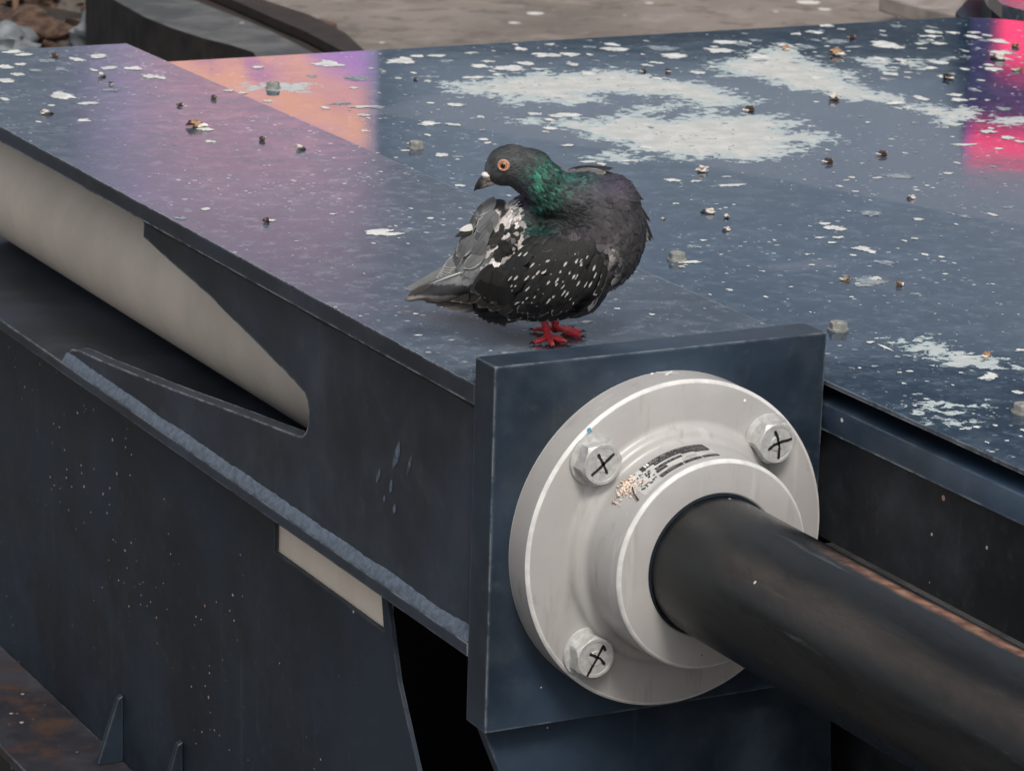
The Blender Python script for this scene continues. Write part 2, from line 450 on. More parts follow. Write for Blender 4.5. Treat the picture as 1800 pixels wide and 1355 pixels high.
g = MB(); q = onz(554, 76, -.56); g.box(q.x - .045, q.x + .045, q.y - .05, q.y + .05, -.58, -.50)
child_at_world(g.build('clip_block', simple('brown_clip', (.11, .065, .045), .7), bevel=.005), root)
# murky clutter at the far left
g = MB(); g.prism(pz([(-400, -500), (260, -160), (200, 10), (330, 110), (260, 260), (-500, 260)], -.72), (0, 0, -.2))
o = g.build('mud', simple('dark_mud', (.030, .024, .019), .8, 0, .6, 5, bump=.8, bscale=14)); tag(o, 'dark wet mud between the beam end and the curb', 'mud', kind='stuff')
g = MB(); q = onz(18, 78, -.72); g.blob(q, (.10, .30, .075), 3, .75, 60, 36, rot=.2); q = onz(68, 92, -.72); g.blob(q, (.075, .2, .040), 5, .8, 50, 28)
tag(g.build('dirt_heap', simple('brown_soil', (.070, .040, .026), .9, 0, .8, 22, bump=1, bscale=60), smooth=True, angle=60), 'heap of rusty brown soil behind the left end of the beam', 'dirt heap')
rockm = simple('blue_grey_stone', (.17, .19, .205), .7, 0, .4, 14, bump=.6, bscale=40)
for nm, px, py, rx, ry, rz, sd_, lab in (('rock', 162, 66, .045, .07, .052, 2, 'larger blue-grey rock behind the corner of the beam'),
                                 ('rock', 205, 76, .045, .05, .028, 9, 'small flat blue-grey rock to the right of the larger rock'),
                                 ('rock', 8, 84, .09, .10, .05, 4, 'low dark grey rock at the left edge of the photo')):
    g = MB(); g.blob(onz(px, py, -.66), (rx, ry, rz), sd_, .45, 24, 14)
    tag(g.build(nm, rockm, smooth=True, angle=50), lab, 'rock', 'rocks in the mud')
def post(px, py, z, h, r, col, lab, name='peg'):
    g = MB(); q = onz(px, py, z)
    g.tube([q, q + Vector((.002, 0, h * .5)), q + Vector((0, .002, h * .93)), q + Vector((0, .002, h))], [r, r * 1.05, r, r * .55], 10)
    return tag(g.build(name, simple('peg_' + lab[:6], col, .6), smooth=True), lab, 'peg')
post(198, 52, -.60, .06, .009, (.55, .25, .12), 'short orange peg above the blue-grey rocks')
post(258, 56, -.56, .085, .0085, (.62, .66, .50), 'pale yellow peg against the dark curb side')
post(27, 36, -.66, .22, .010, (.20, .12, .08), 'thin rusty rod sticking up from the brown soil')
post(288, 88, -.60, .12, .009, (.24, .19, .16), 'brown stake leaning on the curb side, right of the yellow peg')
post(350, 104, -.60, .12, .008, (.22, .18, .15), 'faded brown stake on the curb side nearest the deck edge')
g = MB(); q = onz(256, 93, -.60); g.blob(q, (.055, .03, .014), 6, .4, 14, 8, rot=-.3)
tag(g.build('cloth_scrap', simple('red_cloth', (.42, .07, .05), .8, bump=.6)), 'red scrap of cloth lying behind the beam corner', 'scrap')
for i in range(14):
    ci = i % 4
    px = rnd.uniform(-10, 140); py = rnd.uniform(-5, 80)
    if i < 9: px = rnd.uniform(100, 250)
    g = MB(); g.blob(onz(px, py, -.70), (rnd.uniform(.02, .06), rnd.uniform(.03, .12), rnd.uniform(.012, .035)), i + 20, .5, 16, 9, rot=rnd.uniform(-1, 1))
    o = g.build('rubble_chunk', simple('rubble_%d' % i, ((.055, .03, .02), (.018, .015, .013), (.10, .06, .04), (.05, .045, .042))[ci], .85, var=.5, scale=25, bump=.8), smooth=True, angle=45)
    tag(o, ('reddish brown', 'blackish', 'tan brown', 'dark grey')[ci] + (' chunk of rubble nearer the soil heap' if i >= 9 else ' chunk of rubble nearer the dark curb'), 'rubble', 'rubble in the mud')
# upper right: angle iron on the ground and the end of another navy beam
g = MB(); L = [(1545, -8), (1640, 18), (1688, 28), (1700, 8), (1690, -2), (1600, -24)]
g.prism(pz(L, -.50), (0, 0, -.05))
tag(g.build('flat_bar', simple('pale_brown_bar', (.27, .235, .21), .7, bump=.4, var=.3, scale=9), bevel=.008), 'pale brown steel bar lying beyond the far right corner of the deck', 'steel bar')
root = thing('far_beam', onz(1760, 0, -.10), 'navy beam with purple sheen behind the far right corner of the deck', 'steel beam')
g = MB(); L = [(1738, -12), (1762, 8), (1850, 32), (2300, 140), (2300, -120), (1700, -80)]
g.prism(pz(L, -.06), (0, 0, -.03)); child_at_world(g.build('top_plate', M['beamplain']), root)
g = MB(); L = [(1728, -10), (1744, 6), (1850, 36), (2300, 146), (2300, 60), (1900, -60)]
g.prism(pz(L, -.091), (0, 0, -.45)); child_at_world(g.build('web', M['navy_dark']), root)
g = MB(); g.prism(pz([(1740, 0), (1702, -2), (1680, 22), (1700, 40), (1790, 60), (1800, 20)], -.15), (0, 0, -.3))
child_at_world(g.build('end_bracket', M['navy_dark']), root)

# ------------------------------------------------------------------ right deck
def sdf_poly(P, poly):
    """P (n,2), poly list -> signed distance, negative inside"""
    poly = np.array(poly, float); n = len(poly)
    d = np.full(len(P), 1e9); inside = np.zeros(len(P), bool)
    for i in range(n):
        a = poly[i]; b = poly[(i + 1) % n]; e = b - a; w = P - a
        t = np.clip((w @ e) / (e @ e + 1e-12), 0, 1)
        d = np.minimum(d, np.hypot(*(w - t[:, None] * e).T))
        c = ((a[1] > P[:, 1]) != (b[1] > P[:, 1])) & (P[:, 0] < (b[0] - a[0]) * (P[:, 1] - a[1]) / (b[1] - a[1] + 1e-15) + a[0])
        inside ^= c
    return np.where(inside, -d, d)
DZ = -.062; BZ = -.0335
z7 = lambda L: [(650 + x / 2.769, y / 2.769) for x, y in L]
z8 = lambda L: [(1200 + x / 2.258, y / 2.258) for x, y in L]
z6 = lambda L: [(1100 + x / 1.683, 550 + y / 1.683) for x, y in L]
z3 = lambda L: [(x / 2.571, y / 2.571) for x, y in L]
WASH = [
    z7([(355, 405), (400, 400), (500, 410), (600, 380), (650, 370), (740, 375), (770, 355), (850, 360), (1050, 360), (1080, 330), (1180, 330), (1200, 345), (1280, 355), (1370, 370), (1400, 380)])
    + z8([(80, 330), (150, 350), (210, 380), (320, 402), (220, 420), (100, 425), (40, 432)])
    + z7([(1700, 530), (1600, 520), (1540, 490), (1400, 470), (1270, 460), (1150, 450), (1080, 455), (1150, 490), (1060, 500), (960, 515), (880, 490), (760, 490), (700, 515), (630, 505), (680, 475), (560, 460), (450, 460), (405, 440)]),
    z7([(715, 590), (780, 580), (900, 595), (1000, 590), (1010, 575), (1060, 600), (1180, 570), (1240, 560), (1400, 570), (1450, 585), (1560, 560), (1680, 545)])
    + z8([(80, 455), (200, 465), (300, 455), (370, 455), (390, 480), (460, 480), (470, 500), (400, 510), (440, 530), (540, 525), (620, 548), (560, 575), (470, 570), (420, 580), (470, 600), (400, 620), (330, 640), (240, 640), (140, 620), (60, 632)])
    + z7([(1600, 770), (1500, 765), (1420, 745), (1300, 735), (1200, 700), (1080, 680), (1020, 650), (980, 630), (850, 605)]),
    z7([(1250, 545), (1330, 520), (1500, 500), (1560, 510), (1500, 530), (1400, 545), (1330, 555)]),
    z8([(110, 240), (230, 230), (350, 190), (440, 190), (500, 240), (620, 280), (700, 290), (640, 310), (700, 330), (750, 360), (870, 390), (850, 405), (700, 400), (650, 395), (570, 370), (450, 360), (380, 340), (300, 310), (230, 300), (180, 300), (130, 270)]),
    z8([(700, 235), (760, 235), (830, 240), (850, 260), (800, 275), (740, 265)]),
    z8([(890, 250), (950, 238), (1000, 240), (960, 255), (920, 265)]),
    z8([(910, 430), (980, 415), (1060, 440), (1120, 425), (1200, 455), (1130, 480), (1060, 500), (1040, 485), (1000, 465)]),
    z8([(1170, 485), (1250, 470), (1355, 460), (1400, 480), (1355, 495), (1250, 490)]),
    z6([(820, 95), (870, 75), (905, 70), (900, 90), (950, 115), (1000, 120), (1060, 130), (1110, 140), (1200, 165), (1200, 185), (1100, 160), (1020, 160), (940, 145), (880, 125), (850, 110)]),
    z6([(860, 285), (920, 285), (960, 275), (1058, 268), (1000, 285), (1015, 300), (1000, 325), (920, 315), (940, 300), (880, 290)]),
    z7([(1100, 765), (1200, 740), (1220, 755), (1350, 770), (1290, 785), (1200, 790)]),
    z3([(1120, 385), (1210, 375), (1390, 385), (1370, 415), (1280, 412), (1200, 402), (1130, 405)]),
]
FILM_AND_SHEEN = [[(640, 196), (760, 214), (900, 237), (1200, 284), (1474, 335), (1800, 398), (2000, 440), (2000, 330), (1707, 288), (1690, 200), (1500, 140), (1100, 130), (800, 160)],  # broad reflection on the deck, painted in as a paler band
        [(1345, 474), (1350, 464), (1400, 460), (1440, 455), (1480, 462), (1470, 470), (1400, 476)],
        [(1500, 488), (1560, 483), (1570, 500), (1520, 510), (1495, 500)]]
STAIN_REFLECTION = [[(690, 545), (760, 560), (820, 575), (860, 600), (930, 612), (1010, 600), (960, 575), (850, 553), (780, 543)]]  # rusty stain near the feet plus the bird's reflection painted under its tail
def grid_top(x0, x1, y0, y1, z, step, corner=None, polyz=None):
    nx = int((x1 - x0) / step) + 1; ny = int((y1 - y0) / step) + 1
    xs = np.linspace(x0, x1, nx); ys = np.linspace(y0, y1, ny)
    X, Y = np.meshgrid(xs, ys); X = X.ravel(); Y = Y.ravel()
    if corner:
        r = corner; cx, cy = x1 - r, y1 - r
        mk = (X > cx) & (Y > cy); dx = X[mk] - cx; dy = Y[mk] - cy
        mm = np.maximum(dx, dy); hh = np.hypot(dx, dy) + 1e-9; f = mm / hh
        X[mk] = cx + dx * f; Y[mk] = cy + dy * f
    vs = [(float(a), float(b), z) for a, b in zip(X, Y)]
    fs = [(j * nx + i, j * nx + i + 1, (j + 1) * nx + i + 1, (j + 1) * nx + i) for j in range(ny - 1) for i in range(nx - 1)]
    loop = [i for i in range(nx)] + [j * nx + nx - 1 for j in range(1, ny)] + [(ny - 1) * nx + i for i in range(nx - 2, -1, -1)] + [j * nx for j in range(ny - 2, 0, -1)]
    return vs, fs, loop, np.stack([X, Y], 1)
def slab_with_attrs(name, x0, x1, y0, y1, z, th, step, mat, side, corner=None, root=None):
    vs, fs, loop, P = grid_top(x0, x1, y0, y1, z, step, corner)
    n = len(vs); low = [(vs[i][0], vs[i][1], z - th) for i in loop]
    k = len(loop)
    sidef = [(loop[i], n + i, n + (i + 1) % k, loop[(i + 1) % k]) for i in range(k)]
    me = bpy.data.meshes.new(name)
    me.from_pydata(vs + low, [], fs + sidef + [tuple(n + i for i in reversed(range(k)))])
    me.materials.append(mat); me.materials.append(side)
    me.polygons.foreach_set('material_index', [0] * len(fs) + [1] * (k + 1))
    me.update()
    def field(polys, soft=None, clampv=.12):
        d = np.full(n, clampv)
        for pl in polys:
            w = [(q.x, q.y) for q in pz(pl, z)]
            d = np.minimum(d, sdf_poly(P, w))
        return np.clip(d, -clampv, clampv)
    for nm, polys, soft in (('wash', WASH, None), ('film', FILM_AND_SHEEN, .008), ('stain', STAIN_REFLECTION, .03)):
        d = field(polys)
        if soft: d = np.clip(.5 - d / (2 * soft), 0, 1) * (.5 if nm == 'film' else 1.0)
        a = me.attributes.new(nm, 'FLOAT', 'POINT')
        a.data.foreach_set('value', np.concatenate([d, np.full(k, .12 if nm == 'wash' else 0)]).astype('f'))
    o = bpy.data.objects.new(name, me); COL.objects.link(o)
    if root: child_at_world(o, root)
    return o
deck = thing('steel_deck', (1.4, .6, -1.0), 'wide glossy navy steel deck splashed with droppings, right of the pigeon', 'steel deck')
slab_with_attrs('deck_plate', .453, 2.37, -1.6, 2.335, DZ, .0055, .0125, M['deck'], M['navy_side'], corner=.16, root=deck)
g = MB(); g.box(.500, .520, -1.6, 2.2, -.12, DZ - .0056); g.box(.53, 2.2, 2.24, 2.26, -.3, DZ - .0056)
child_at_world(g.build('upstand', M['inside']), deck)
g = MB()
# ledge bar with a rounded upper edge
prof = [(.453, -.124), (.453, -.0985), (.4555, -.0925), (.461, -.0885), (.470, -.087), (.4995, -.087), (.4995, -.124)]
g.prism([(x, -1.6, z) for x, z in prof], (0, 3.6, 0))
child_at_world(g.build('edge_ledge', M['navy_ledge'], smooth=True, angle=30), deck)
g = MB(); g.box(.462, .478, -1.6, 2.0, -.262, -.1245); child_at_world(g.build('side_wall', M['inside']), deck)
g = MB(); g.box(.36, .4615, -1.6, -.015, -.275, -.262); child_at_world(g.build('floor_ledge', simple('dusty_dark_ledge', (.035, .034, .034), .7, var=.6, scale=14, bump=.6)), deck)
g = MB(); g.box(.56, .58, -1.6, 2.0, -1.5, -.2625); g.box(1.9, 1.92, -1.6, 2.0, -1.5, DZ - .0058); child_at_world(g.build('support_wall', M['inside']), deck)

def hexhead(mb, c, axis, r, h, rot, chamf=.003, mi=0, n=36):
    """hexagonal bolt head with a chamfered round face; c base centre, axis 'y-' or 'z+'"""
    def P(a, b, t):
        if axis == 'y': return (c[0] + a, c[1] - t, c[2] + b)
        return (c[0] + a, c[1] + b, c[2] + t)
    rings = []
    apo = r * math.cos(R(30))
    def hexr(th):
        t = (th - rot) % (math.pi / 3) - math.pi / 6
        return apo / math.cos(t)
    def ring(fr, t): return [P(fr(th) * math.cos(th), fr(th) * math.sin(th), t(th) if callable(t) else t) for th in [2 * math.pi * k / n for k in range(n)]]
    rr_ = apo * .985
    top_t = lambda th: h - chamf * (hexr(th) - rr_) / (r - rr_)
    R_ = [ring(hexr, 0), ring(hexr, top_t), ring(lambda th: rr_, h), ring(lambda th: rr_ * .86, h), ring(lambda th: rr_ * .84, h - .0006), ring(lambda th: rr_ * .40, h - .0006), ring(lambda th: rr_ * .37, h + .0004), ring(lambda th: rr_ * .02, h + .0004)]
    vs = [v for q in R_ for v in q]
    fs = [(i * n + k, i * n + (k + 1) % n, (i + 1) * n + (k + 1) % n, (i + 1) * n + k) for i in range(len(R_) - 1) for k in range(n)]
    fs.append(tuple((len(R_) - 1) * n + k for k in range(n)))
    mb.add(vs, fs, mi)
def deck_bolt(px, py):
    q = onz(px, py + 6, DZ)
    g = MB(); g.tube([(q.x, q.y, DZ + .0002), (q.x, q.y, DZ + .003)], .0135, 24); hexhead(g, (q.x, q.y, DZ + .003), 'z', .0118, .0085, rnd.random(), .0015)
    return child_at_world(g.build('bolt', M['deckbolt'], smooth=True, angle=30), deck)
for a, b in ((480, 150), (731, 255), (1190, 452), (1473, 575), (1797, 720)): deck_bolt(a, b)

# ------------------------------------------------------------------ box beam
beam = thing('box_beam', (.22, 1.0, -1.0), 'navy welded box beam with a thick end plate, under the pigeon', 'steel beam')
PW, PH, PT = .448, .4465, .0503
g = MB(); g.box(0, PW, 0, PT, -PH, 0)
child_at_world(g.build('end_plate', M['navy_front'], bevel=.0022, segs=2), beam)
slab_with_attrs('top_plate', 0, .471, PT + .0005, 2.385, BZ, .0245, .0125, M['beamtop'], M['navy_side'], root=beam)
# web with its long tapering opening: outline (y, z) on the outer face x=.01
XW = .010
def webpt(px, py): q = onx(px, py, XW); return (q.y, q.z)
out = [(PT + .0005, -.0585), (1.119, -.0585)]
out += [webpt(252, 398 + 18)]
for a in ((296, 457), (367, 519), (436, 588), (498, 650), (522, 675), (535, 690), (541, 704), (543, 722), (542, 745), (538, 760), (531, 767), (522, 766)): out.append(webpt(*a))
out += [webpt(420, 727), webpt(300, 683), webpt(180, 635), webpt(138, 616), webpt(126, 614), webpt(122, 620)]
out += [(webpt(122, 620)[0] + .005, -.3495), (PT + .0005, -.3495)]
g = MB(); g.prism([(XW, y, z) for y, z in out], (.022, 0, 0))
child_at_world(g.build('web', M['navy_side']), beam)
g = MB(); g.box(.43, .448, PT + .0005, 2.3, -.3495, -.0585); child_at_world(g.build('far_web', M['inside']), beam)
g = MB(); g.box(0, .46, PT + .0005, 2.4, -.3675, -.350)
child_at_world(g.build('bottom_flange', M['navy_side'], bevel=.002), beam)
# ragged fillet welds
def weld(name, y0, y1, prof, mat, seed=0):
    g = MB(); n = int((y1 - y0) / .004); vs = []; k = len(prof)
    for i in range(n + 1):
        y = y0 + (y1 - y0) * i / n
        s_ = 1 + .30 * mnoise.noise(Vector((y * 9, seed, 0))) + .10 * mnoise.noise(Vector((y * 60, seed, 3))) + .05 * mnoise.noise(Vector((y * 200, seed, 6)))
        for (x, z) in prof:
            hz = (z - prof[0][1]) / (prof[1][1] - prof[0][1]); sj = 1 + (s_ - 1) * max(0, hz)
            rip = .0006 * mnoise.noise(Vector((y * 120, z * 500, seed + 9)))
            vs.append((x + rip, y, prof[0][1] + (z - prof[0][1]) * sj))
    fs = [(i * k + j, i * k + j + 1, (i + 1) * k + j + 1, (i + 1) * k + j) for i in range(n) for j in range(k - 1)]
    g.add(vs, fs)
    return child_at_world(g.build(name, mat, smooth=True, angle=70), beam)
weld('weld_bead', PT + .001, 1.44, [(XW + .001, -.3495), (XW - .0003, -.3355), (XW - .0018, -.3366), (XW - .0090, -.3487), (XW - .0094, -.3498)], M['weld'], 1)
weld('weld_bead', PT + .001, 1.119, [(XW + .001, -.0583), (XW - .0002, -.0665), (XW - .002, -.0635), (XW - .004, -.0583)], M['inside'], 5)
# lower wall with rectangular notch, curved front edge
XL = .02
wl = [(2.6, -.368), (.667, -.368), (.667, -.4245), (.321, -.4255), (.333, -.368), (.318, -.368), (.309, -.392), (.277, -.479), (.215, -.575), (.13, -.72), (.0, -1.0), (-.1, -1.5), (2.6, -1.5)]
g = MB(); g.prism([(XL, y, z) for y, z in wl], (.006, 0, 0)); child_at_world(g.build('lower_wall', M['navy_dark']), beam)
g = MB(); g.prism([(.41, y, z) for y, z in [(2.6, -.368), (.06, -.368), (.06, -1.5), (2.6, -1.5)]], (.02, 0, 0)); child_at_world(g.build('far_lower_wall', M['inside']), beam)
# lower end plate under the flange plate
g = MB(); g.prism([(.012, .03, -.452), (.50, .03, -.452), (.512, .03, -.60), (.512, .03, -1.4), (.11, .03, -1.4), (.045, .03, -.53)], (0, .02, 0))
child_at_world(g.build('lower_end_plate', M['navy_front'], bevel=.002), beam)
g = MB(); g.box(.03, .47, .025, .0495, -.4515, -.4468); child_at_world(g.build('packing_strip', M['inside']), beam)
# chalky scuffs on the side plate
g = MB()
for L_, w in (([(702, 775), (698, 800), (690, 826)], .009), ([(668, 822), (662, 850)], .006), ([(724, 798), (719, 820), (716, 838)], .005), ([(688, 842), (686, 868)], .006), ([(694, 885), (692, 905)], .005), ([(676, 870), (675, 885)], .004)):
    P_ = [(onx(x, y, XW - .0006).y, onx(x, y, XW - .0006).z) for x, y in L_]
    n_ = len(P_) * 5; Q_ = []
    for i in range(n_ + 1):
        t = i / n_ * (len(P_) - 1); j = min(int(t), len(P_) - 2); f_ = t - j
        Q_.append((P_[j][0] * (1 - f_) + P_[j + 1][0] * f_, P_[j][1] * (1 - f_) + P_[j + 1][1] * f_))
    vs = []
    for i, q in enumerate(Q_):
        ww = w * .85 * math.sin(math.pi * (i + .15) / (n_ + .3)) * (1 + .5 * mnoise.noise(Vector((i * 1.3, w * 900, 0))))
        vs += [(XW - .0006, q[0] + ww, q[1]), (XW - .0006, q[0] - ww, q[1] + .001)]
    g.add(vs, [(2 * i, 2 * i + 1, 2 * i + 3, 2 * i + 2) for i in range(n_)])
child_at_world(g.build('chalk_scuff', simple('chalky_blue_scuff', (.085, .115, .155), .6, var=.5, scale=90)), beam)
# rusty lower flange and gussets
g = MB(); g.box(-.131, .0195, -.4, 2.6, -.945, -.930); child_at_world(g.build('lower_flange', M['rusty_navy'], bevel=.002), beam)
for (a, b, x) in ((217, 1222, .019), (322, 1303, .019)):
    q = onx(a, b, x)
    g = MB(); g.prism([(x, q.y, -.9298), (x, q.y, q.z), (x - .008, q.y, q.z - .004), (x - .042, q.y, -.9298)], (0, .012, 0))
    child_at_world(g.build('gusset', M['navy_dark'], bevel=.002), beam)

# beige cylinder lying inside the beam, and the one below
g = MB(); CX, CZc = .2246, -.2267
g.lathe_y(CX, CZc, [(.02, .3), (.10, .3), (.116, .312), (.116, 2.28), (.10, 2.3), (.02, 2.3)], 96)
o = g.build('hydraulic_cylinder', M['beige'], smooth=True); tag(o, 'long beige cylinder lying inside the beam, seen through the side opening', 'cylinder')
g = MB(); g.box(.0275, .045, .338, 1.2, -.50, -.3695)
o = g.build('beige_housing', M['beige'], bevel=.01); tag(o, 'beige housing seen through the small notch under the beam', 'housing')

# ------------------------------------------------------------------ flange and rod
fl = thing('flange_joint', (.2246, 0, -.2267), 'round pale grey bolted flange on the navy end plate', 'flange')
prof = [(.02, -.0002), (.2000, -.0002), (.2000, -.0410), (.1993, -.0418), (.1970, -.0441), (.1958, -.0446), (.1530, -.0446), (.1500, -.0450), (.1472, -.0462), (.1450, -.0482), (.1432, -.0510), (.1412, -.0535), (.1380, -.0552), (.1345, -.0562), (.1315, -.0585), (.1297, -.0620), (.1290, -.066), (.1268, -.1255), (.1262, -.1268), (.1238, -.1292), (.1225, -.1298), (.0880, -.1298), (.0862, -.1285), (.0858, -.125), (.0858, -.10)]
g = MB(); g.lathe_y(CX, CZc, prof, 160)
M['worn'] = simple('pale_edge_highlight_paint', (.64, .63, .61), .4, var=.12, scale=60, bump=.1)  # chamfer highlight painted as a pale colour of its own
fo = child_at_world(g.build('flange_plate', [M['grey'], M['worn']], smooth=True, angle=30), fl)
for pl in fo.data.polygons:
    cc = pl.center; rad_ = math.hypot(cc.x - CX, cc.z - CZc)
    if (.1955 < rad_ < .1998 and cc.y > -.0447 and cc.y < -.0410) or (.1224 < rad_ < .1270 and -.1298 < cc.y < -.1255): pl.material_index = 1
g = MB(); g.lathe_y(CX, CZc, [(.0855, -.10), (.0855, -.1275), (.0845, -.1295), (.0832, -.1295), (.0830, -.10)], 128)
child_at_world(g.build('rod_seal', M['seal'], smooth=True), fl)
rod = MB(); pr = [(.0826, -.101)] + [(.0826, -.101 - .05 * i) for i in range(1, 42)] + [(.080, -2.153), (.02, -2.153)]
rod.lathe_y(CX, CZc, pr, 128)
rodo = rod.build('piston_rod', M['rod'], smooth=True, angle=50)
tag(rodo, 'thick black steel rod running out of the grey flange towards the lower right', 'rod')

def stroke(mb, pts, w, frame, th=.0004):
    """flat brush stroke through 2-d pts; frame maps (a,b,t) to 3-d"""
    n = len(pts); L = []; Rr = []
    for i, q in enumerate(pts):
        a = Vector(pts[max(0, i - 1)]); b = Vector(pts[min(n - 1, i + 1)])
        t = (b - a).normalized(); nn = Vector((-t.y, t.x))
        ww = w * (.8 + .4 * rnd.random()) / 2
        L.append(Vector(q) + nn * ww); Rr.append(Vector(q) - nn * ww)
    vs = [frame(q.x, q.y, th) for q in L + Rr]
    mb.add(vs, [(i, i + 1, n + i + 1, n + i) for i in range(n - 1)])
BO = .1175
def fbolt(sx, sz, rot, cross):
    c = (CX + sx * BO, -.0446, CZc + sz * BO)
    g = MB(); hexhead(g, (c[0], c[1] - .004, c[2]), 'y', .0275, .0205, rot, .0045, n=72)
    b = child_at_world(g.build('bolt', M['zinc'], smooth=True, angle=25), fl)
    g = MB()
    g.lathe_y(c[0], c[2], [(.005, -.0444), (.0305, -.0444), (.0312, -.0460), (.0305, -.0482), (.0290, -.0487), (.005, -.0487)], 48)
    w = g.build('washer', M['zinc'], smooth=True, angle=40); w.parent = b; w.matrix_parent_inverse = Matrix.Identity(4)
    if cross:
        g = MB()
        for st in cross:
            P = []
            for i in range(len(st) - 1):
                for k in range(6):
                    t = k / 6; P.append(((st[i][0] * (1 - t) + st[i + 1][0] * t) + rnd.uniform(-.0002, .0002), (st[i][1] * (1 - t) + st[i + 1][1] * t) + rnd.uniform(-.0002, .0002)))
            P.append(st[-1])
            stroke(g, P, .0034, lambda a, bb, t: (c[0] + a, c[1] - .0245 - t, c[2] + bb), .0006)
        k = g.build('marker_cross', M['marker']); k.parent = b; k.matrix_parent_inverse = Matrix.Identity(4)
k_ = .001
def S(*L): return [(a * k_, b * k_) for a, b in L]
fbolt(-1, 1, R(10), [S((-7, 14), (-3, 6), (1, -1), (6, -11)), S((-15, -11), (-4, -3), (4, 4), (14, 12))])
fbolt(1, 1, R(2), [S((-5, 16), (-1, 8), (2, -4), (2, -19)), S((-13, -6), (-5, -1), (6, 2), (19, 4))])
fbolt(-1, -1, R(32), [S((-9, 7), (0, 2), (6, -1), (12, -9)), S((-11, -20), (-4, -8), (2, 2), (9, 15), (12, 8))])
fbolt(1, -1, R(20), None)
# white paint cross and tick on the rim, blue daub
def rimframe(a, b, t):
    th = R(90) - a / .2; rr2 = .2 + t
    return (CX + rr2 * math.cos(th), -.022 - b, CZc + rr2 * math.sin(th))
def crv(pts, n=8):
    P = []
    for i in range(len(pts) - 1):
        for k in range(n): t = k / n; P.append((pts[i][0] * (1 - t) + pts[i + 1][0] * t, pts[i][1] * (1 - t) + pts[i + 1][1] * t))
    return P + [pts[-1]]
g = MB()
def rimxy(px, py):
    # point on rim cylinder under a traced pixel
    d = ray(px, py); ox = CAM.x - CX; oz = CAM.z - CZc
    a = d.x ** 2 + d.z ** 2; b = ox * d.x + oz * d.z; c = ox * ox + oz * oz - .04
    s = (-b - math.sqrt(max(0, b * b - a * c))) / a; q = CAM + d * s
    th = math.atan2(q.z - CZc, q.x - CX); return ((R(90) - th) * .2, -.022 - q.y)
for L in ([(1154, 655), (1178, 656), (1193, 657)], [(1170, 660), (1176, 656), (1182, 652)], [(1134, 657), (1140, 654), (1146, 656), (1146, 659)]):
    stroke(g, crv([rimxy(*q) for q in L], 5), .0030, rimframe, .0004)
child_at_world(g.build('white_paint_mark', M['whitemark']), fl)
g = MB()
fr = lambda a, b, t: (a, -.0447 - t, b)
for L, w in (([(1034, 752), (1037, 760)], .005), ([(1041, 764), (1044, 770), (1050, 776)], .0035)):
    stroke(g, crv([(ony(x, y, -.0447).x, ony(x, y, -.0447).z) for x, y in L], 5), w, fr, .0005)
child_at_world(g.build('blue_paint_mark', M['bluemark']), fl)

# ---- rating label on the hub
def hubpt(th, y, off=0.0):
    # hub radius tapers along y
    t = min(1, max(0, (-y - .070) / .051)); r = .1290 + (.1268 - .1290) * t + off
    return (CX + r * math.cos(th), y, CZc + r * math.sin(th))
def patch(mb, t0, t1, y0, y1, off, mi=0, n=None):
    n = n or max(2, int(abs(t1 - t0) / R(1.5)) + 1); vs = []
    for i in range(n + 1):
        th = t0 + (t1 - t0) * i / n
        vs += [hubpt(th, y0, off), hubpt(th, y1, off)]
    mb.add(vs, [(2 * i, 2 * i + 1, 2 * i + 3, 2 * i + 2) for i in range(n)], mi)
D = R
lab_m = simple('silver_label_foil', (.60, .59, .57), .35, .2, .12, 60, bump=.05)
g = MB(); patch(g, D(84.5), D(134), -.0715, -.1185, .0003); label = child_at_world(g.build('rating_label', lab_m), fl)
g = MB()
def lab(a0, a1, v0, v1, off=.0006):  # a: 0..1 from the right end to the left end, v: 0 back .. 1 front
    patch(g, D(85) + a0 * D(48.5), D(85) + a1 * D(48.5), -.072 - v0 * .046, -.072 - v1 * .046, off)
lab(0, .80, 0, .19); lab(.0, .34, .19, .40); lab(.02, .20, .36, .48); lab(.30, .66, .17, .31); lab(.36, .70, .40, .52); lab(.58, .72, .54, .66)
for a0, a1 in ((.0, .20), (.215, .43), (.445, .74)): lab(a0, a1, .78, .93)
for i in range(48):
    a = .74 + rnd.random() * .22; v = rnd.random() * .8; lab(a, a + rnd.uniform(.01, .035), v, v + rnd.uniform(.02, .07))
k = g.build('label_print', simple('label_black_print', (.018, .018, .019), .4, var=.3, scale=200, bump=0)); k.parent = label; k.matrix_parent_inverse = Matrix.Identity(4)
g = MB()
# worn, unreadable small print: pale rows on black, dark rows on silver
for (a0, a1, v, hgt) in ((.30, .66, .035, .05), (.02, .30, .07, .035), (.48, .68, .10, .045), (.04, .28, .22, .03), (.04, .28, .29, .025), (.32, .64, .21, .04), (.38, .68, .44, .04), (.06, .18, .40, .03), (.6, .7, .58, .03), (.46, .72, .845, .03), (.23, .42, .845, .03), (.02, .19, .845, .03)):
    a = a0
    while a < a1:
        w = rnd.uniform(.004, .012)
        if rnd.random() < .6: lab(a, a + w * .7, v + hgt * .2, v + hgt * rnd.uniform(.5, .8), .0009)
        a += w + rnd.uniform(.002, .007)
for (a0, a1, v0, v1) in ((.690, .715, .02, .15), (.725, .745, .02, .15)): lab(a0, a1, v0, v1, .0009)
k = g.build('label_highlights', M['whitemark']); k.parent = label; k.matrix_parent_inverse = Matrix.Identity(4)
g = MB()
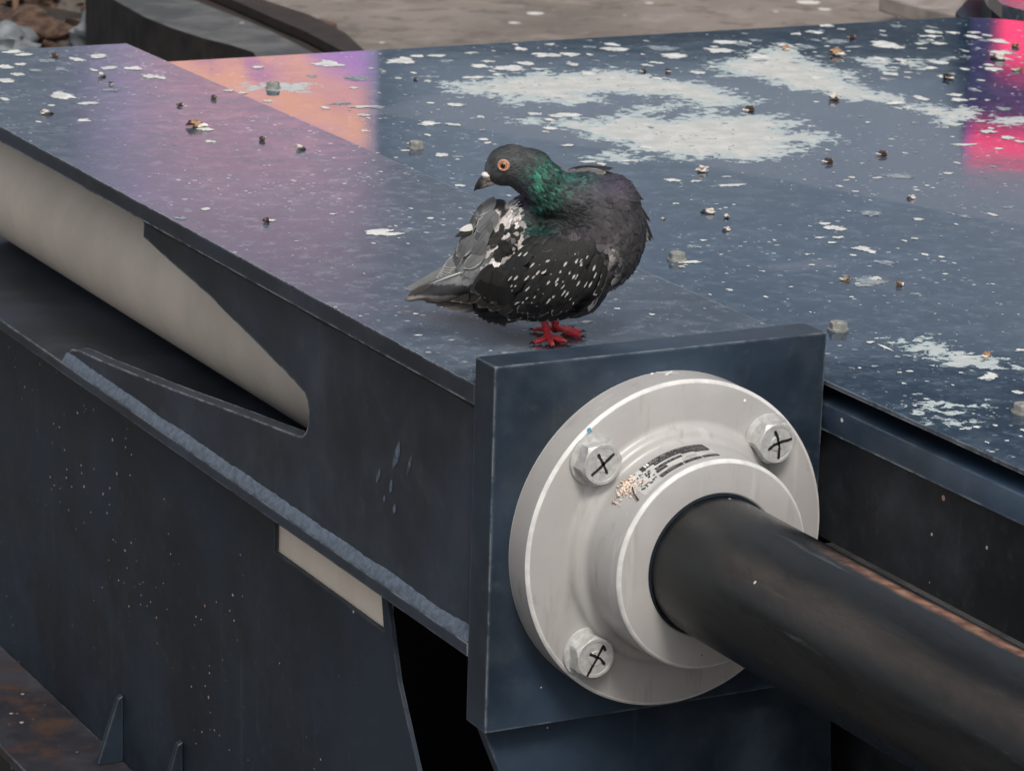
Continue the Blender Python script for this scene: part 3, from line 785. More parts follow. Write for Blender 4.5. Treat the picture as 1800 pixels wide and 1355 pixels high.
for (a0, a1, v, hgt) in ((.22, .34, .58, .02), (.22, .40, .64, .02), (.24, .42, .70, .02), (.5, .62, .73, .02), (.0, .14, .70, .02), (.0, .9, .965, .006)):
    a = a0
    while a < a1:
        w = rnd.uniform(.004, .012) if hgt > .01 else .05
        lab(a, min(a1, a + w), v, v + hgt, .0006); a += w + (rnd.uniform(.002, .008) if hgt > .01 else 0)
k = g.build('label_small_print', simple('label_grey_print', (.14, .14, .14), .5, bump=0)); k.parent = label; k.matrix_parent_inverse = Matrix.Identity(4)
# crusty debris and twig on the label's lower end
g = MB()
for i in range(110):
    th = D(133) + R(rnd.gauss(1, 2.6)); y = -.084 + rnd.gauss(0, .008)
    if i > 70: th = D(137) + R(min(8, rnd.expovariate(.25))); y = -.080 + rnd.gauss(0, .004)
    g.blob(hubpt(th, y, .001), (rnd.uniform(.0006, .0022),) * 2 + (rnd.uniform(.0006, .0018),), i, .4, 7, 5, rnd.choice((0, 0, 1, 2)))
o = g.build('debris_crust', [simple('pale_pink_crust', (.70, .60, .52), .8), simple('cream_crust', (.66, .55, .44), .8), simple('rusty_crust', (.42, .18, .09), .8)], smooth=True)
tag(o, 'crumbly pinkish crust stuck on the lower end of the rating label', 'debris')
g = MB(); g.tube([hubpt(D(134), -.092, .003), hubpt(D(136.5), -.104, .0035), hubpt(D(138), -.115, .002)], [.0009, .0008, .0012], 6)
tag(g.build('twig', M['iron']), 'thin dark twig lying across the lower end of the label', 'twig')

# ------------------------------------------------------------------ pigeon
PG = Vector((.169, .184, BZ))
LX = Vector((math.cos(YAW), -math.sin(YAW), 0)); LY = Vector((math.sin(YAW), math.cos(YAW), 0)); LZ = Vector((0, 0, 1))
pig = thing('pigeon', PG, 'dark pigeon with green neck and red feet, looking back while standing on the beam', 'pigeon')
pig.rotation_euler = (0, 0, -YAW)
def L(px, py, yl=0.0):
    """local point of the pigeon at depth yl (px units /1480) under a traced outline point"""
    yl = yl / 1480
    d = ray(px, py); o_ = CAM - PG
    s = (yl - o_.dot(LY)) / d.dot(LY); q = o_ + d * s
    return Vector((q.dot(LX), q.dot(LY), q.z))
def toPx(v):
    """rough traced-outline coordinates of a local point (for the plumage pattern)"""
    w = PG + LX * v.x + LY * v.y + LZ * v.z - CAM
    z = w.dot(fw); return 900 + F_PX * w.dot(rr) / z, 677.5 - F_PX * w.dot(uu) / z
K = 1 / 1480
ELL = [ # px, py, depth, rx, rz, ry, rotation (deg, counter-clockwise in the side view)
    (1000, 455, 0, 92, 92, 76, 0), (1052, 415, 0, 84, 104, 68, -8), (1066, 370, 2, 60, 66, 58, -20),
    (1028, 362, 4, 74, 62, 58, -10), (950, 498, 0, 104, 66, 70, 8), (1000, 500, 0, 70, 60, 62, 0),
    (1000, 352, -6, 48, 46, 44, 0), (975, 342, -10, 44, 44, 40, 0), (957, 325, -14, 41, 44, 37, 30),
    (932, 303, -17, 42, 44, 35, 20), (900, 289, -18, 46, 36, 31, 0), (884, 298, -18, 34, 30, 27, 0), (868, 306, -18, 17, 16, 15, 0),
    (915, 420, 20, 52, 84, 50, -15), (876, 430, 26, 46, 76, 44, -20), (866, 395, 30, 34, 50, 34, -25), (838, 440, 34, 34, 46, 34, -30),
    (850, 480, 20, 62, 42, 48, 25), (800, 500, 16, 66, 24, 38, 24), (745, 516, 14, 40, 8, 26, 20)]
def ell_mesh(ELLS, voxel, name, smooth_it=6, disp=None):
    g = MB()
    for (px, py, dp, rx, rz, ry, rot) in ELLS:
        c = L(px, py, dp); vs = []; fs = []; n, m_ = 28, 18; cr, sr = math.cos(R(rot)), math.sin(R(rot))
        for i in range(m_ + 1):
            ph = math.pi * i / m_
            for k in range(n):
                th = 2 * math.pi * k / n
                x, y, z = math.sin(ph) * math.cos(th) * rx * K, math.sin(ph) * math.sin(th) * ry * K, math.cos(ph) * rz * K
                vs.append((c.x + x * cr - z * sr, c.y + y, c.z + x * sr + z * cr))
        for i in range(m_):
            for k in range(n): k2 = (k + 1) % n; fs.append((i * n + k, (i + 1) * n + k, (i + 1) * n + k2, i * n + k2))
        g.add(vs, fs)
    o = g.build(name, [])
    md = o.modifiers.new('r', 'REMESH'); md.mode = 'VOXEL'; md.voxel_size = voxel; md.use_smooth_shade = True
    sm = o.modifiers.new('s', 'SMOOTH'); sm.factor = .6; sm.iterations = smooth_it
    dg = bpy.context.evaluated_depsgraph_get(); dg.update()
    me = bpy.data.meshes.new_from_object(o.evaluated_get(dg))
    o.modifiers.clear(); old = o.data; o.data = me; bpy.data.meshes.remove(old); me.name = name
    return o

def feather_mat(name, rough=.55, sheen=.0):
    m = NT(name)
    uvn = m.n('ShaderNodeUVMap', uv_map='fuv'); sp = m.n('ShaderNodeSeparateXYZ'); m.link(uvn.outputs[0], sp.inputs[0])
    u, v = sp.outputs[0], sp.outputs[1]
    col = m.attr('col', 'Color'); tip = m.attr('tip', 'Color'); ta = m.attr('tip', 'Alpha')
    du = m.math('MULTIPLY', m.math('ABSOLUTE', m.math('SUBTRACT', u, .5)), 2)
    nz = m.math('MULTIPLY', m.math('SUBTRACT', m.noise(230, 3, .6), .5), .35)
    # style a<0.34: none ; ~0.5: pale rim ; ~1: pale fleck at the tip
    rim = m.math('MAXIMUM', m.ramp(m.math('ADD', du, nz), .72, .9), m.ramp(m.math('ADD', v, m.math('MULTIPLY', nz, .5)), .90, .96))
    rim = m.math('MULTIPLY', rim, m.ramp(v, .25, .6))
    fl_ = m.math('MULTIPLY', m.ramp(m.math('SUBTRACT', m.math('ADD', v, nz), m.math('MULTIPLY', m.math('SUBTRACT', 1.0, ta), .9)), .58, .70), m.ramp(m.math('ADD', m.math('ADD', du, m.math('MULTIPLY', nz, 1.6)), m.math('MULTIPLY', v, -.5)), -.30, -.10, 1, 0))
    isr = m.math('MULTIPLY', m.math('GREATER_THAN', ta, .34), m.math('LESS_THAN', ta, .67))
    isf = m.math('GREATER_THAN', ta, .67)
    msk = m.math('ADD', m.math('MULTIPLY', rim, m.math('MULTIPLY', isr, .75)), m.math('MULTIPLY', fl_, isf), clamp=True)
    c = m.mix(msk, col, tip)
    # barbs
    w = m.n('ShaderNodeTexWave'); w.bands_direction = 'DIAGONAL'; w.inputs['Scale'].default_value = 9; w.inputs['Distortion'].default_value = 2.5; w.inputs['Detail'].default_value = 2
    cb = m.n('ShaderNodeCombineXYZ'); m.link(m.math('SUBTRACT', du, 0), cb.inputs[0]); m.link(v, cb.inputs[1]); m.link(cb.outputs[0], w.inputs['Vector'])
    bar = w.outputs['Fac']
    c = m.mix(1.0, c, m.mix(bar, (.60, .60, .60), (1.25, 1.25, 1.25)), 'MULTIPLY')
    c = m.mix(1.0, c, m.mix(m.noise(90, 4, .6), (.75, .75, .75), (1.25, 1.25, 1.25)), 'MULTIPLY')
    shaft = m.ramp(du, .03, .10, 1, 0)
    c = m.mix(m.math('MULTIPLY', shaft, .35), c, (.015, .014, .013))
    m.bump(bar, .25, .0006)
    m.b.inputs['Sheen Weight'].default_value = sheen; m.b.inputs['Sheen Roughness'].default_value = .4
    return m.fin(c, rough, 0, .25)
M['feather'] = feather_mat('pigeon_feather', .52)

class FB:
    """many small curved feather blades in one mesh with per-feather colours"""
    V0 = np.array([0, .18, .42, .68, .86, .97])
    WV = np.array([.35, .80, 1.0, .92, .62, .16])
    def __init__(s): s.v = []; s.f = []; s.c = []; s.t = []; s.uv = []
    def add(s, base, d, n, ln, w, col, tip=(0, 0, 0, 0), lift=.10, droop=.12, cup=.22, point=0.0):
        d = d.normalized(); n = (n - d * n.dot(d)).normalized(); a = d.cross(n)
        b0 = len(s.v); cols = 5
        for i, (v, wv) in enumerate(zip(s.V0, s.WV)):
            wv = wv * (1 - point * v)
            for j in range(cols):
                u = j / (cols - 1); x = (u - .5) * 2
                p = base + d * (ln * v * (1 - .03 * x * x)) + a * (x * w * .5 * wv) + n * (ln * (lift * v - droop * v * v) - cup * w * .5 * wv * x * x)
                s.v.append(tuple(p)); s.c.append((*col, 1)); s.t.append(tip); s.uv.append((u, v))
        for i in range(len(s.V0) - 1):
            for j in range(cols - 1):
                q = b0 + i * cols + j; s.f.append((q, q + 1, q + cols + 1, q + cols))
    def build(s, name, parent, mat=None, label=None):
        me = bpy.data.meshes.new(name); me.from_pydata(s.v, [], s.f)
        me.materials.append(mat or M['feather'])
        a = me.attributes.new('col', 'FLOAT_COLOR', 'POINT'); a.data.foreach_set('color', np.array(s.c, 'f').ravel())
        a = me.attributes.new('tip', 'FLOAT_COLOR', 'POINT'); a.data.foreach_set('color', np.array(s.t, 'f').ravel())
        uv = me.uv_layers.new(name='fuv'); li = np.zeros(len(me.loops), 'i'); me.loops.foreach_get('vertex_index', li)
        uv.data.foreach_set('uv', np.array(s.uv, 'f')[li].ravel())
        me.polygons.foreach_set('use_smooth', [True] * len(me.polygons)); me.update()
        o = bpy.data.objects.new(name, me); COL.objects.link(o); o.parent = parent
        if label: o['label'] = label
        return o

def lerp3(a, b, t): t = max(0, min(1, t)); return tuple(x * (1 - t) + y * t for x, y in zip(a, b))
def gz(x, y, cx, cy, rx, ry, rot=0):
    c, s_ = math.cos(R(rot)), math.sin(R(rot)); dx, dy = x - cx, y - cy
    return math.exp(-(((dx * c - dy * s_) / rx) ** 2 + ((dx * s_ + dy * c) / ry) ** 2))
def plum(v):
    """base colour of the plumage at a local point"""
    x, y = toPx(v)
    n1 = mnoise.noise(v * 90); n2 = mnoise.noise(v * 32 + Vector((3, 1, 2))); n3 = mnoise.noise(v * 160)
    c = (.023, .023, .026)
    c = lerp3(c, (.060, .058, .066), gz(x, y, 1060, 340, 60, 45))                 # slate mantle of the neck base
    c = lerp3(c, (.045, .085, .085), gz(x, y, 1035, 318, 34, 16) * .8)
    c = lerp3(c, (.062, .059, .061), gz(x, y, 1095, 440, 45, 80) * .85)                # breast
    c = lerp3(c, (.30, .285, .28), gz(x, y, 1076, 468, 17, 52, 14) * (.5 + n1 + n3 * .5))
    c = lerp3(c, (.11, .09, .105), gz(x, y, 1040, 420, 50, 16) * .6)
    c = lerp3(c, (.018, .018, .020), gz(x, y, 960, 385, 50, 26))
    c = lerp3(c, (.055, .058, .062), gz(x, y, 890, 285, 52, 45) * 1.2)            # head
    g_ = gz(x, y, 958, 325, 30, 44, -20)                                          # green neck
    c = lerp3(c, lerp3((.004, .055, .035), (.06, .30, .20), .5 + n3 * 1.2), min(1, g_ * 1.4) * (.55 + .6 * n3))
    c = lerp3(c, (.01, .07, .055), gz(x, y, 935, 408, 34, 10) * (.7 + n3))
    c = lerp3(c, (.07, .035, .095), gz(x, y, 918, 350, 18, 20) * .7)
    c = lerp3(c, (.07, .05, .095), gz(x, y, 1075, 325, 30, 14) * .7)
    c = lerp3(c, (.01, .10, .085), gz(x, y, 1000, 312, 26, 12) * (.5 + n3))
    if x < 925 and y > 335 and y < 560 and v.y > -.05:
        k = gz(x, y, 884, 412, 36, 84, 8)
        if k > .25:
            wht = n2 * 1.3 + n1 * 2.0 + (.34 if y > 425 else .20)
            c = lerp3((.035, .035, .035), (.66, .61, .58), (wht + .10) * 4) if k > .38 else lerp3((.13, .14, .14), (.4, .4, .39), wht * 2)
    if x < 866 and y < 500: c = lerp3(c, (.150, .154, .158), min(1, (866 - x + 8 * n2) / 14))
    if y > 520 and x < 860: c = (.20, .18, .165)
    if y > 530 and x > 880: c = (.05, .048, .048)
    j = 1 + .45 * n1
    return tuple(max(.004, q * j) for q in c)
# feather flow: the chain from the beak over neck and breast to the tail
CH = [L(*q) for q in ((862, 306, -18), (900, 290, -18), (935, 303, -16), (962, 330, -12), (1000, 350, -4), (1045, 350, 0), (1085, 385, 0), (1075, 440, 0), (1010, 485, 0), (930, 490, 0), (860, 490, 10), (790, 503, 14), (710, 516, 14))]
def flow(v):
    best = None
    for i in range(len(CH) - 1):
        a, b = CH[i], CH[i + 1]; e = b - a; t = max(0, min(1, (v - a).dot(e) / e.dot(e))); d = (a + e * t - v).length
        if best is None or d < best[0]: best = (d, i + t, e.normalized())
    i = best[1]; lo = int(max(0, i - .5)); hi = min(len(CH) - 2, lo + 1)
    d0 = (CH[lo + 1] - CH[lo]).normalized(); d1 = (CH[hi + 1] - CH[hi]).normalized()
    f = max(0, min(1, i - .5 - lo)); r = d0 * (1 - f) + d1 * f
    # back (left of the neck): feathers run down and to the left
    x, y = toPx(v)
    if x < 925 and y > 340 and v.y > -.02: r = Vector((-.62, 0, -.75))
    elif x > 985 and y > 400: r = r * .3 + Vector((-.30, 0, -.95))
    return r, i
body = ell_mesh(ELL, .0032, 'body', 8)
body.parent = pig
m = NT('pigeon_down'); m.mat.name = 'pigeon_down'
c = m.attr('col', 'Color'); c = m.mix(1.0, c, m.mix(m.noise(160, 5, .65), (.6, .6, .6), (1.3, 1.3, 1.3)), 'MULTIPLY')
m.bump(m.noise(240, 4, .6), .5, .001); M['down'] = m.fin(c, .7)
body.data.materials.clear(); body.data.materials.append(M['down'])
me = body.data
cols_ = []
for v in me.vertices: cols_ += [*plum(v.co), 1]
a = me.attributes.new('col', 'FLOAT_COLOR', 'POINT'); a.data.foreach_set('color', cols_)
bvh = BVHTree.FromObject(body, bpy.context.evaluated_depsgraph_get()) if False else BVHTree.FromPolygons([v.co for v in me.vertices], [p.vertices for p in me.polygons])
def near_side(px, py, tree=None, extra=0.0):
    """point and normal of the bird's surface facing the viewer's side under a traced point"""
    d = ray(px, py); dl = Vector((d.dot(LX), d.dot(LY), d.z)).normalized()
    o_ = CAM - PG; ol = Vector((o_.dot(LX), o_.dot(LY), o_.z))
    h = (tree or bvh).ray_cast(ol, dl)
    if h[0] is None: h = (tree or bvh).find_nearest(L(px, py, 0))
    return h[0] + h[1] * extra, h[1]
# small body feathers over the whole skin
fb = FB(); rg2 = random.Random(11)
polys = list(me.polygons); areas = np.array([p.area for p in polys]); cum = np.cumsum(areas); tot = cum[-1]
NF = 5200
us = sorted(rg2.random() * tot for _ in range(NF * 2)); placed = 0
order = [int(i) for i in np.searchsorted(cum, us)]
rg2.shuffle(order)
for pi in order:
    p = polys[min(pi, len(polys) - 1)]
    vs = [me.vertices[i].co for i in p.vertices]; w_ = [rg2.random() for _ in vs]; sw = sum(w_)
    q = Vector((0, 0, 0))
    for vv, ww in zip(vs, w_): q += vv * (ww / sw)
    d, i = flow(q); n = p.normal.copy()
    x, y = toPx(q)
    if x < 812 or (x < 850 and y > 495): continue
    if i < 2.0:    # head: tiny, tight
        if i < .15: continue
        ln, wd, lift = .0055, .0038, .02
        if rg2.random() < .1: continue
    elif i < 5: ln, wd, lift = .0095, .0052, .10
    else:
        if rg2.random() < .45: continue
        ln, wd, lift = .0150, .0095, .06
    t = d - n * d.dot(n)
    if t.length < .2: continue
    t = t.normalized() + Vector((rg2.uniform(-.18, .18), rg2.uniform(-.18, .18), rg2.uniform(-.18, .18)))
    col = plum(q); s_ = rg2.uniform(.8, 1.2)
    if i > 2.0 and i < 4.8: s_ = rg2.choice((.45, .8, 1.1, 1.5))
    col = tuple(k * s_ for k in col)
    fb.add(q - t.normalized() * ln * .35 + n * .0003, t, n, ln * rg2.uniform(.8, 1.25), wd * rg2.uniform(.8, 1.2), col, (*[min(1, k * 1.4) for k in col], .5), lift=lift, droop=.10)
# far back and rump: grey scalloped feathers left of the neck
def row(fbx, pts, ln, wd, dfn, col, tip=(0, 0, 0, 0), jit=.0, off=.004, depth=None, lift=.06, droop=.10, tree=None, cnt=None, point=0.0, fwd=.5, colj=.2, cup=.22):
    seg = [Vector((b[0] - a[0], b[1] - a[1])).length for a, b in zip(pts, pts[1:])]; T = sum(seg); n = cnt or max(2, int(T / (wd * 1480 * .62)))
    for k in range(n):
        t = T * (k + .5) / n; i = 0
        while i < len(seg) - 1 and t > seg[i]: t -= seg[i]; i += 1
        f = t / seg[i]; px = pts[i][0] * (1 - f) + pts[i + 1][0] * f + rg2.uniform(-jit, jit); py = pts[i][1] * (1 - f) + pts[i + 1][1] * f + rg2.uniform(-jit, jit)
        gk = (k + .5) / n
        if depth is None: q, nn = near_side(px, py, tree, off)
        else: q = L(px, py, depth); nn = Vector((0, -1, .25)).normalized()
        dd = dfn(gk); t3 = Vector((dd[0], 0, dd[1])); t3 = t3 - nn * t3.dot(nn); t3.normalize()
        l_ = (ln(gk) if callable(ln) else ln) * rg2.uniform(.93, 1.07)
        cj = rg2.uniform(1 - colj, 1 + colj); cc = tuple(x * cj for x in (col(px, py) if callable(col) else col))
        tp_ = (*tip[:3], rg2.choice((.70, .78, .86, .94, 1.0, 1.0))) if tip[3] > .9 else tip
        fbx.add(q - t3 * l_ * fwd, t3, nn, l_, wd * rg2.uniform(.92, 1.08), cc, tp_, lift=lift, droop=droop, point=point, cup=cup)
greycol = lambda px, py: lerp3((.095, .098, .102), (.18, .183, .186), .5 + .5 * mnoise.noise(Vector((px * .05, py * .05, 0))))
dl = lambda g: (-.66, -.72)
for k, pts in enumerate(([(798, 446), (824, 452), (850, 462)], [(806, 430), (830, 436), (856, 446)], [(812, 412), (836, 420), (862, 430)], [(822, 396), (842, 402), (862, 412)], [(832, 378), (850, 386), (868, 394)], [(846, 362), (862, 368)])):
    row(fb, pts, .034, .021, dl, greycol, (.42, .42, .40, .5), jit=2, off=.005, fwd=.45)
fb.build('plumage', pig)

# far wing tip: long pale grey primaries behind the back, and the pointed spur
fw_ = FB()
for k in range(8):
    t = k / 7
    tipx, tipy = 704 + 14 * t * 3, 512 + 1.5 * t; bx, by = 858 + 6 * t, 440 + 30 * t
    a = L(bx, by, 26 - 3 * k); b = L(tipx, tipy, 20 - 2 * k); d = b - a
    fw_.add(a, d, Vector((-.25, -.75, .6)), d.length, .021, lerp3((.17, .174, .178), (.07, .07, .07), t * .8), (.03, .03, .03, 0), lift=0, droop=.0, cup=.3, point=.55)
for k in range(6):
    t = k / 5; a = L(862 + 5 * t, 425 + 30 * t, 14); b = L(775 - 12 * t, 470 + 18 * t, 16); d = b - a
    fw_.add(a, d, Vector((-.2, -.8, .6)), d.length, .026, lerp3((.165, .17, .173), (.12, .123, .125), t), (.45, .45, .43, .5), lift=.03, droop=.05, cup=.3, point=.2)
a = L(842, 398, 10); b = L(797, 417, 6); fw_.add(a, b - a, Vector((0, -.8, .6)), (b - a).length, .012, (.02, .02, .02), (.02, .02, .02, 0), cup=.4, point=.5)
a = L(836, 396, 9); b = L(806, 405, 5); fw_.add(a, b - a, Vector((0, -.8, .6)), (b - a).length, .011, (.62, .60, .57), (.02, .02, .02, 0), cup=.4, point=.4)
fw_.build('far_wing', pig, label='pale grey far wing')

# tail and folded primaries: dark above, buff grey below
tl = FB()
tips = [(712, 516), (716, 521), (728, 526), (744, 533), (762, 539), (782, 545), (806, 550), (832, 554), (850, 556)]
for k, (tx, ty) in enumerate(tips):
    t = k / (len(tips) - 1); a = L(880 - 6 * t, 478 + 40 * t, 4 - 6 * t); b = L(tx, ty, 2 - 5 * t); d = b - a
    c0 = lerp3((.032, .030, .028), (.17, .145, .13), (t - .45) * 2.2)
    tl.add(a, d, Vector((-.1, -.9, .35)), d.length, .023, c0, (.10, .09, .08, .5), lift=.0, droop=.0, cup=.3, point=.25)
for k in range(7):
    t = k / 6; a = L(872, 470 + 16 * t, -8 - 2 * k); b = L(742 + 16 * k, 524 + 2.5 * k, -4 - 2 * k); d = b - a
    tl.add(a, d, Vector((-.1, -.9, .35)), d.length, .027, (.026, .023, .021), (.17, .155, .14, .5), lift=.02, droop=.03, cup=.35, point=.15)
a = L(872, 462, -14); b = L(748, 500, -6); tl.add(a, b - a, Vector((0, -.5, .85)), (b - a).length, .0035, (.62, .60, .56), cup=.0, point=.7)
tl.build('tail', pig)

# near wing: a bulging shield, flecked coverts, big dark flight feathers
WELL = [(970, 492, -44, 92, 74, 40, 6), (900, 512, -34, 66, 50, 32, 20), (1015, 480, -42, 50, 70, 36, -8), (890, 530, -28, 44, 40, 30, 0)]
wing = ell_mesh(WELL, .003, 'near_wing', 10); wing.parent = pig
wing.data.materials.clear()
wmat = simple('pigeon_wing_base', (.016, .015, .015), .65, var=.3, scale=120); wing.data.materials.append(wmat)
wing['label'] = 'blackish near wing with white flecks'
wt = BVHTree.FromPolygons([v.co for v in wing.data.vertices], [p.vertices for p in wing.data.polygons])
wf = FB()
blk = (.017, .016, .016)
def dd(a, b): return lambda g: (a[0] * (1 - g) + b[0] * g, a[1] * (1 - g) + b[1] * g)
pale = (.30, .28, .26, .5); flk = (.62, .60, .57, 1)
# flight feathers, lowest first
row(wf, [(828, 534), (842, 552), (862, 563), (890, 568)], .070, .034, dd((-.25, -1), (.25, -1)), blk, pale, tree=wt, off=.000, fwd=.70, cnt=9, droop=.16)
row(wf, [(884, 560), (915, 568), (955, 566), (990, 560), (1018, 548)], .055, .026, dd((-.45, -.9), (-.2, -1)), blk, (.45, .43, .40, .5), tree=wt, off=.001, fwd=.70, cnt=11, droop=.18)
row(wf, [(822, 512), (838, 530), (860, 543), (888, 548)], .060, .031, dd((-.7, -.7), (-.05, -1)), (.020, .019, .018), (.12, .11, .10, .5), tree=wt, off=.003, fwd=.62, cnt=8)
row(wf, [(900, 545), (940, 552), (985, 548), (1020, 538)], .046, .024, dd((-.55, -.85), (-.4, -.9)), blk, (.5, .48, .45, .5), tree=wt, off=.004, fwd=.6, cnt=7)
row(wf, [(826, 490), (846, 508), (872, 520), (900, 526)], .054, .030, dd((-.8, -.6), (-.2, -1)), (.021, .020, .019), (.10, .095, .09, .5), tree=wt, off=.005, fwd=.55, cnt=5)
row(wf, [(846, 492), (866, 500), (886, 508)], .044, .028, dd((-.8, -.6), (-.4, -.9)), (.022, .021, .020), (.10, .095, .09, .5), tree=wt, off=.006, fwd=.5, cnt=4)
# coverts with white tips, rows from below upward
rows = [([(912, 530), (950, 538), (990, 534), (1030, 522)], 9), ([(906, 516), (945, 524), (990, 520), (1036, 506)], 10), ([(902, 503), (945, 510), (990, 506), (1040, 494)], 11),
        ([(905, 490), (945, 496), (990, 492), (1044, 482)], 11), ([(908, 477), (945, 483), (990, 479), (1046, 470)], 11), ([(912, 464), (950, 468), (995, 466), (1046, 458)], 11),
        ([(918, 452), (955, 455), (1000, 454), (1044, 447)], 11), ([(928, 440), (965, 443), (1005, 443), (1036, 438)], 10)]
for ri, (pts, n) in enumerate(rows):
    fle = flk if ri < 7 else (.1, .1, .1, .5)
    fle = fle if ri != 0 else (.4, .38, .36, .5)
    row(wf, pts, .028 - ri * .0012, .0125, dd((-.70, -.70), (-.45, -.88)), (.017, .017, .017), fle, tree=wt, off=.0065 + .0006 * ri, fwd=.55, cnt=n + 3, jit=7.5, colj=.3)
for ri, pts in enumerate(([(912, 432), (955, 430), (1000, 432)], [(920, 420), (960, 418), (1000, 420)])):
    row(wf, pts, .022, .013, dd((-.62, -.78), (-.4, -.9)), (.024, .024, .025), (.06, .06, .06, .5), tree=wt, off=.008, fwd=.5, jit=2, colj=.3)
# pale-edged outer feathers at the right end of the wing
for (px, py, l_, c_, tp) in ((1052, 498, .036, (.02, .02, .02), (.55, .53, .50, .5)), (1046, 512, .034, (.02, .02, .02), (.5, .48, .45, .5)), (1040, 524, .030, (.42, .40, .36), (.6, .58, .55, .5)), (1030, 500, .036, (.02, .02, .02), (.6, .58, .55, .5)), (1056, 485, .030, (.02, .02, .02), (.5, .48, .45, .5))):
    q, nn = near_side(px, py, wt, .006); t3 = Vector((-.28, 0, -.95)); t3 = (t3 - nn * t3.dot(nn)).normalized()
    wf.add(q - t3 * l_ * .45, t3, nn, l_, .012, c_, tp, cup=.3)
o = wf.build('wing_feathers', wing)
# long dark rim feathers along the top of the far shoulder
sh = FB(); arc = [(1005, 296), (1030, 292), (1062, 300), (1090, 316), (1112, 342), (1128, 372), (1137, 400)]
for k, (px, py) in enumerate(arc):
    nx = arc[min(k + 1, len(arc) - 1)]; pv = arc[max(0, k - 1)]
    a = L(px - (nx[0] - pv[0]) * .25, py - (nx[1] - pv[1]) * .25 + 2, 14); b = L(px + (nx[0] - pv[0]) * .75 + 0, py + (nx[1] - pv[1]) * .75, 12); d = b - a
    outn = Vector((math.cos(R(88 - k * 16)), -.55, math.sin(R(88 - k * 16))))
    sh.add(a, d, outn, d.length * 1.15, .014, (.018, .018, .019), (.10, .10, .10, .5), lift=.03, droop=.04, cup=.5, point=.2)
    sh.add(a + Vector((-.004, -.008, -.004)), d, outn + Vector((-.1, -.6, 0)), d.length, .013, (.12, .115, .115), (.4, .38, .37, .5), lift=.02, droop=.05, cup=.4)
sh.build('scapular_feathers', pig)

# beak
bk_ = MB()
top = [((872, 305), 11), ((862, 310), 11), ((853, 315), 9.6), ((846, 320.5), 7.6), ((840, 326.5), 5.4), ((836, 331.5), 3.2), ((833.5, 336), .7)]
def loft(mb, L_, depth, fy=.8, n=12, mi=0):
    vs = []
    for (px, py), r in L_:
        c = L(px, py, depth)
        for k in range(n):
            th = 2 * math.pi * k / n; ax = Vector((-.65, 0, .75))
            vs.append(c + ax * (math.cos(th) * r * K) + Vector((0, 1, 0)) * (math.sin(th) * r * fy * K))
    m_ = len(L_); mb.add(vs, [(i * n + k, i * n + (k + 1) % n, (i + 1) * n + (k + 1) % n, (i + 1) * n + k) for i in range(m_ - 1) for k in range(n)], mi)
loft(bk_, top, -24)
m = NT('pigeon_beak'); mx = m.tc.outputs['Object']
sp = m.n('ShaderNodeSeparateXYZ'); m.link(mx, sp.inputs[0])
tipx = L(834, 333, -18).x; bx = L(866, 310, -18).x
f = m.ramp(sp.outputs[0], tipx + .005, tipx + .016)
c = m.mix(m.math('MULTIPLY', f, m.ramp(m.noise(130, 3, .5), .35, .6)), (.020, .020, .020), (.34, .29, .26))
M['beak'] = m.fin(c, .35)
child = bk_.build('beak', M['beak'], pig, smooth=True, angle=60)
b2 = MB(); loft(b2, [((874, 317), 7), ((862, 321), 6.5), ((852, 325.5), 5), ((844, 330), 3), ((838, 333.5), .8)], -24)
lm = b2.build('lower_mandible', M['beak'], child, smooth=True, angle=60)
b3 = MB(); c = L(857, 308, -26)
vs = []; b3.blob(c, (.0080, .0066, .0044), 3, .12, 18, 12)
ce = b3.build('cere', simple('chalky_white_cere', (.66, .62, .60), .75, var=.12, scale=200), child, smooth=True, angle=80)
ce.rotation_euler = (0, 0, 0)
# eyes on both sides
def eye(side):
    if side < 0:
        q, n = near_side(885, 291, None, 0)
    else:
        q0, n0 = near_side(885, 291, None, 0); yc = L(885, 291, -18).y
        q = Vector((q0.x, 2 * yc - q0.y, q0.z)); n = Vector((n0.x, -n0.y, n0.z))
    n = n.normalized(); a = n.cross(Vector((0, 0, 1))).normalized(); b = a.cross(n)
    def disc(mb, prof, seg=32, sx=1.0):
        vs = [q + (a * math.cos(2 * math.pi * k / seg) * sx + b * math.sin(2 * math.pi * k / seg)) * (r * K) + n * (h * K) for r, h in prof for k in range(seg)]
        mb.add(vs, [(i * seg + k, i * seg + (k + 1) % seg, (i + 1) * seg + (k + 1) % seg, (i + 1) * seg + k) for i in range(len(prof) - 1) for k in range(seg)])
    g = MB(); disc(g, [(11.2, -3), (10.6, 1.2), (9.6, 2.4), (8.0, 2.9), (6.8, 2.5), (6.2, 1.6)], sx=1.05)
    e = g.build('eye', simple('orange_eyelid_skin', (.46, .25, .17), .6, var=.3, scale=400, bump=.4, bscale=500), pig, smooth=True, angle=70)
    g = MB(); disc(g, [(7, 1.4), (5.2, 2.8), (3.4, 3.4), (3.3, 3.4)])
    i_ = g.build('iris', simple('orange_iris', (.45, .17, .06), .15, var=.3, scale=500, bump=0), e, smooth=True, angle=70)
    g = MB(); disc(g, [(4.4, 3.0), (3.9, 3.8), (2.4, 4.2), (.1, 4.4)])
    g.build('pupil', simple('black_pupil', (.004, .004, .004), .05, bump=0, spec=.8), e, smooth=True, angle=80)
eye(-1); eye(1)
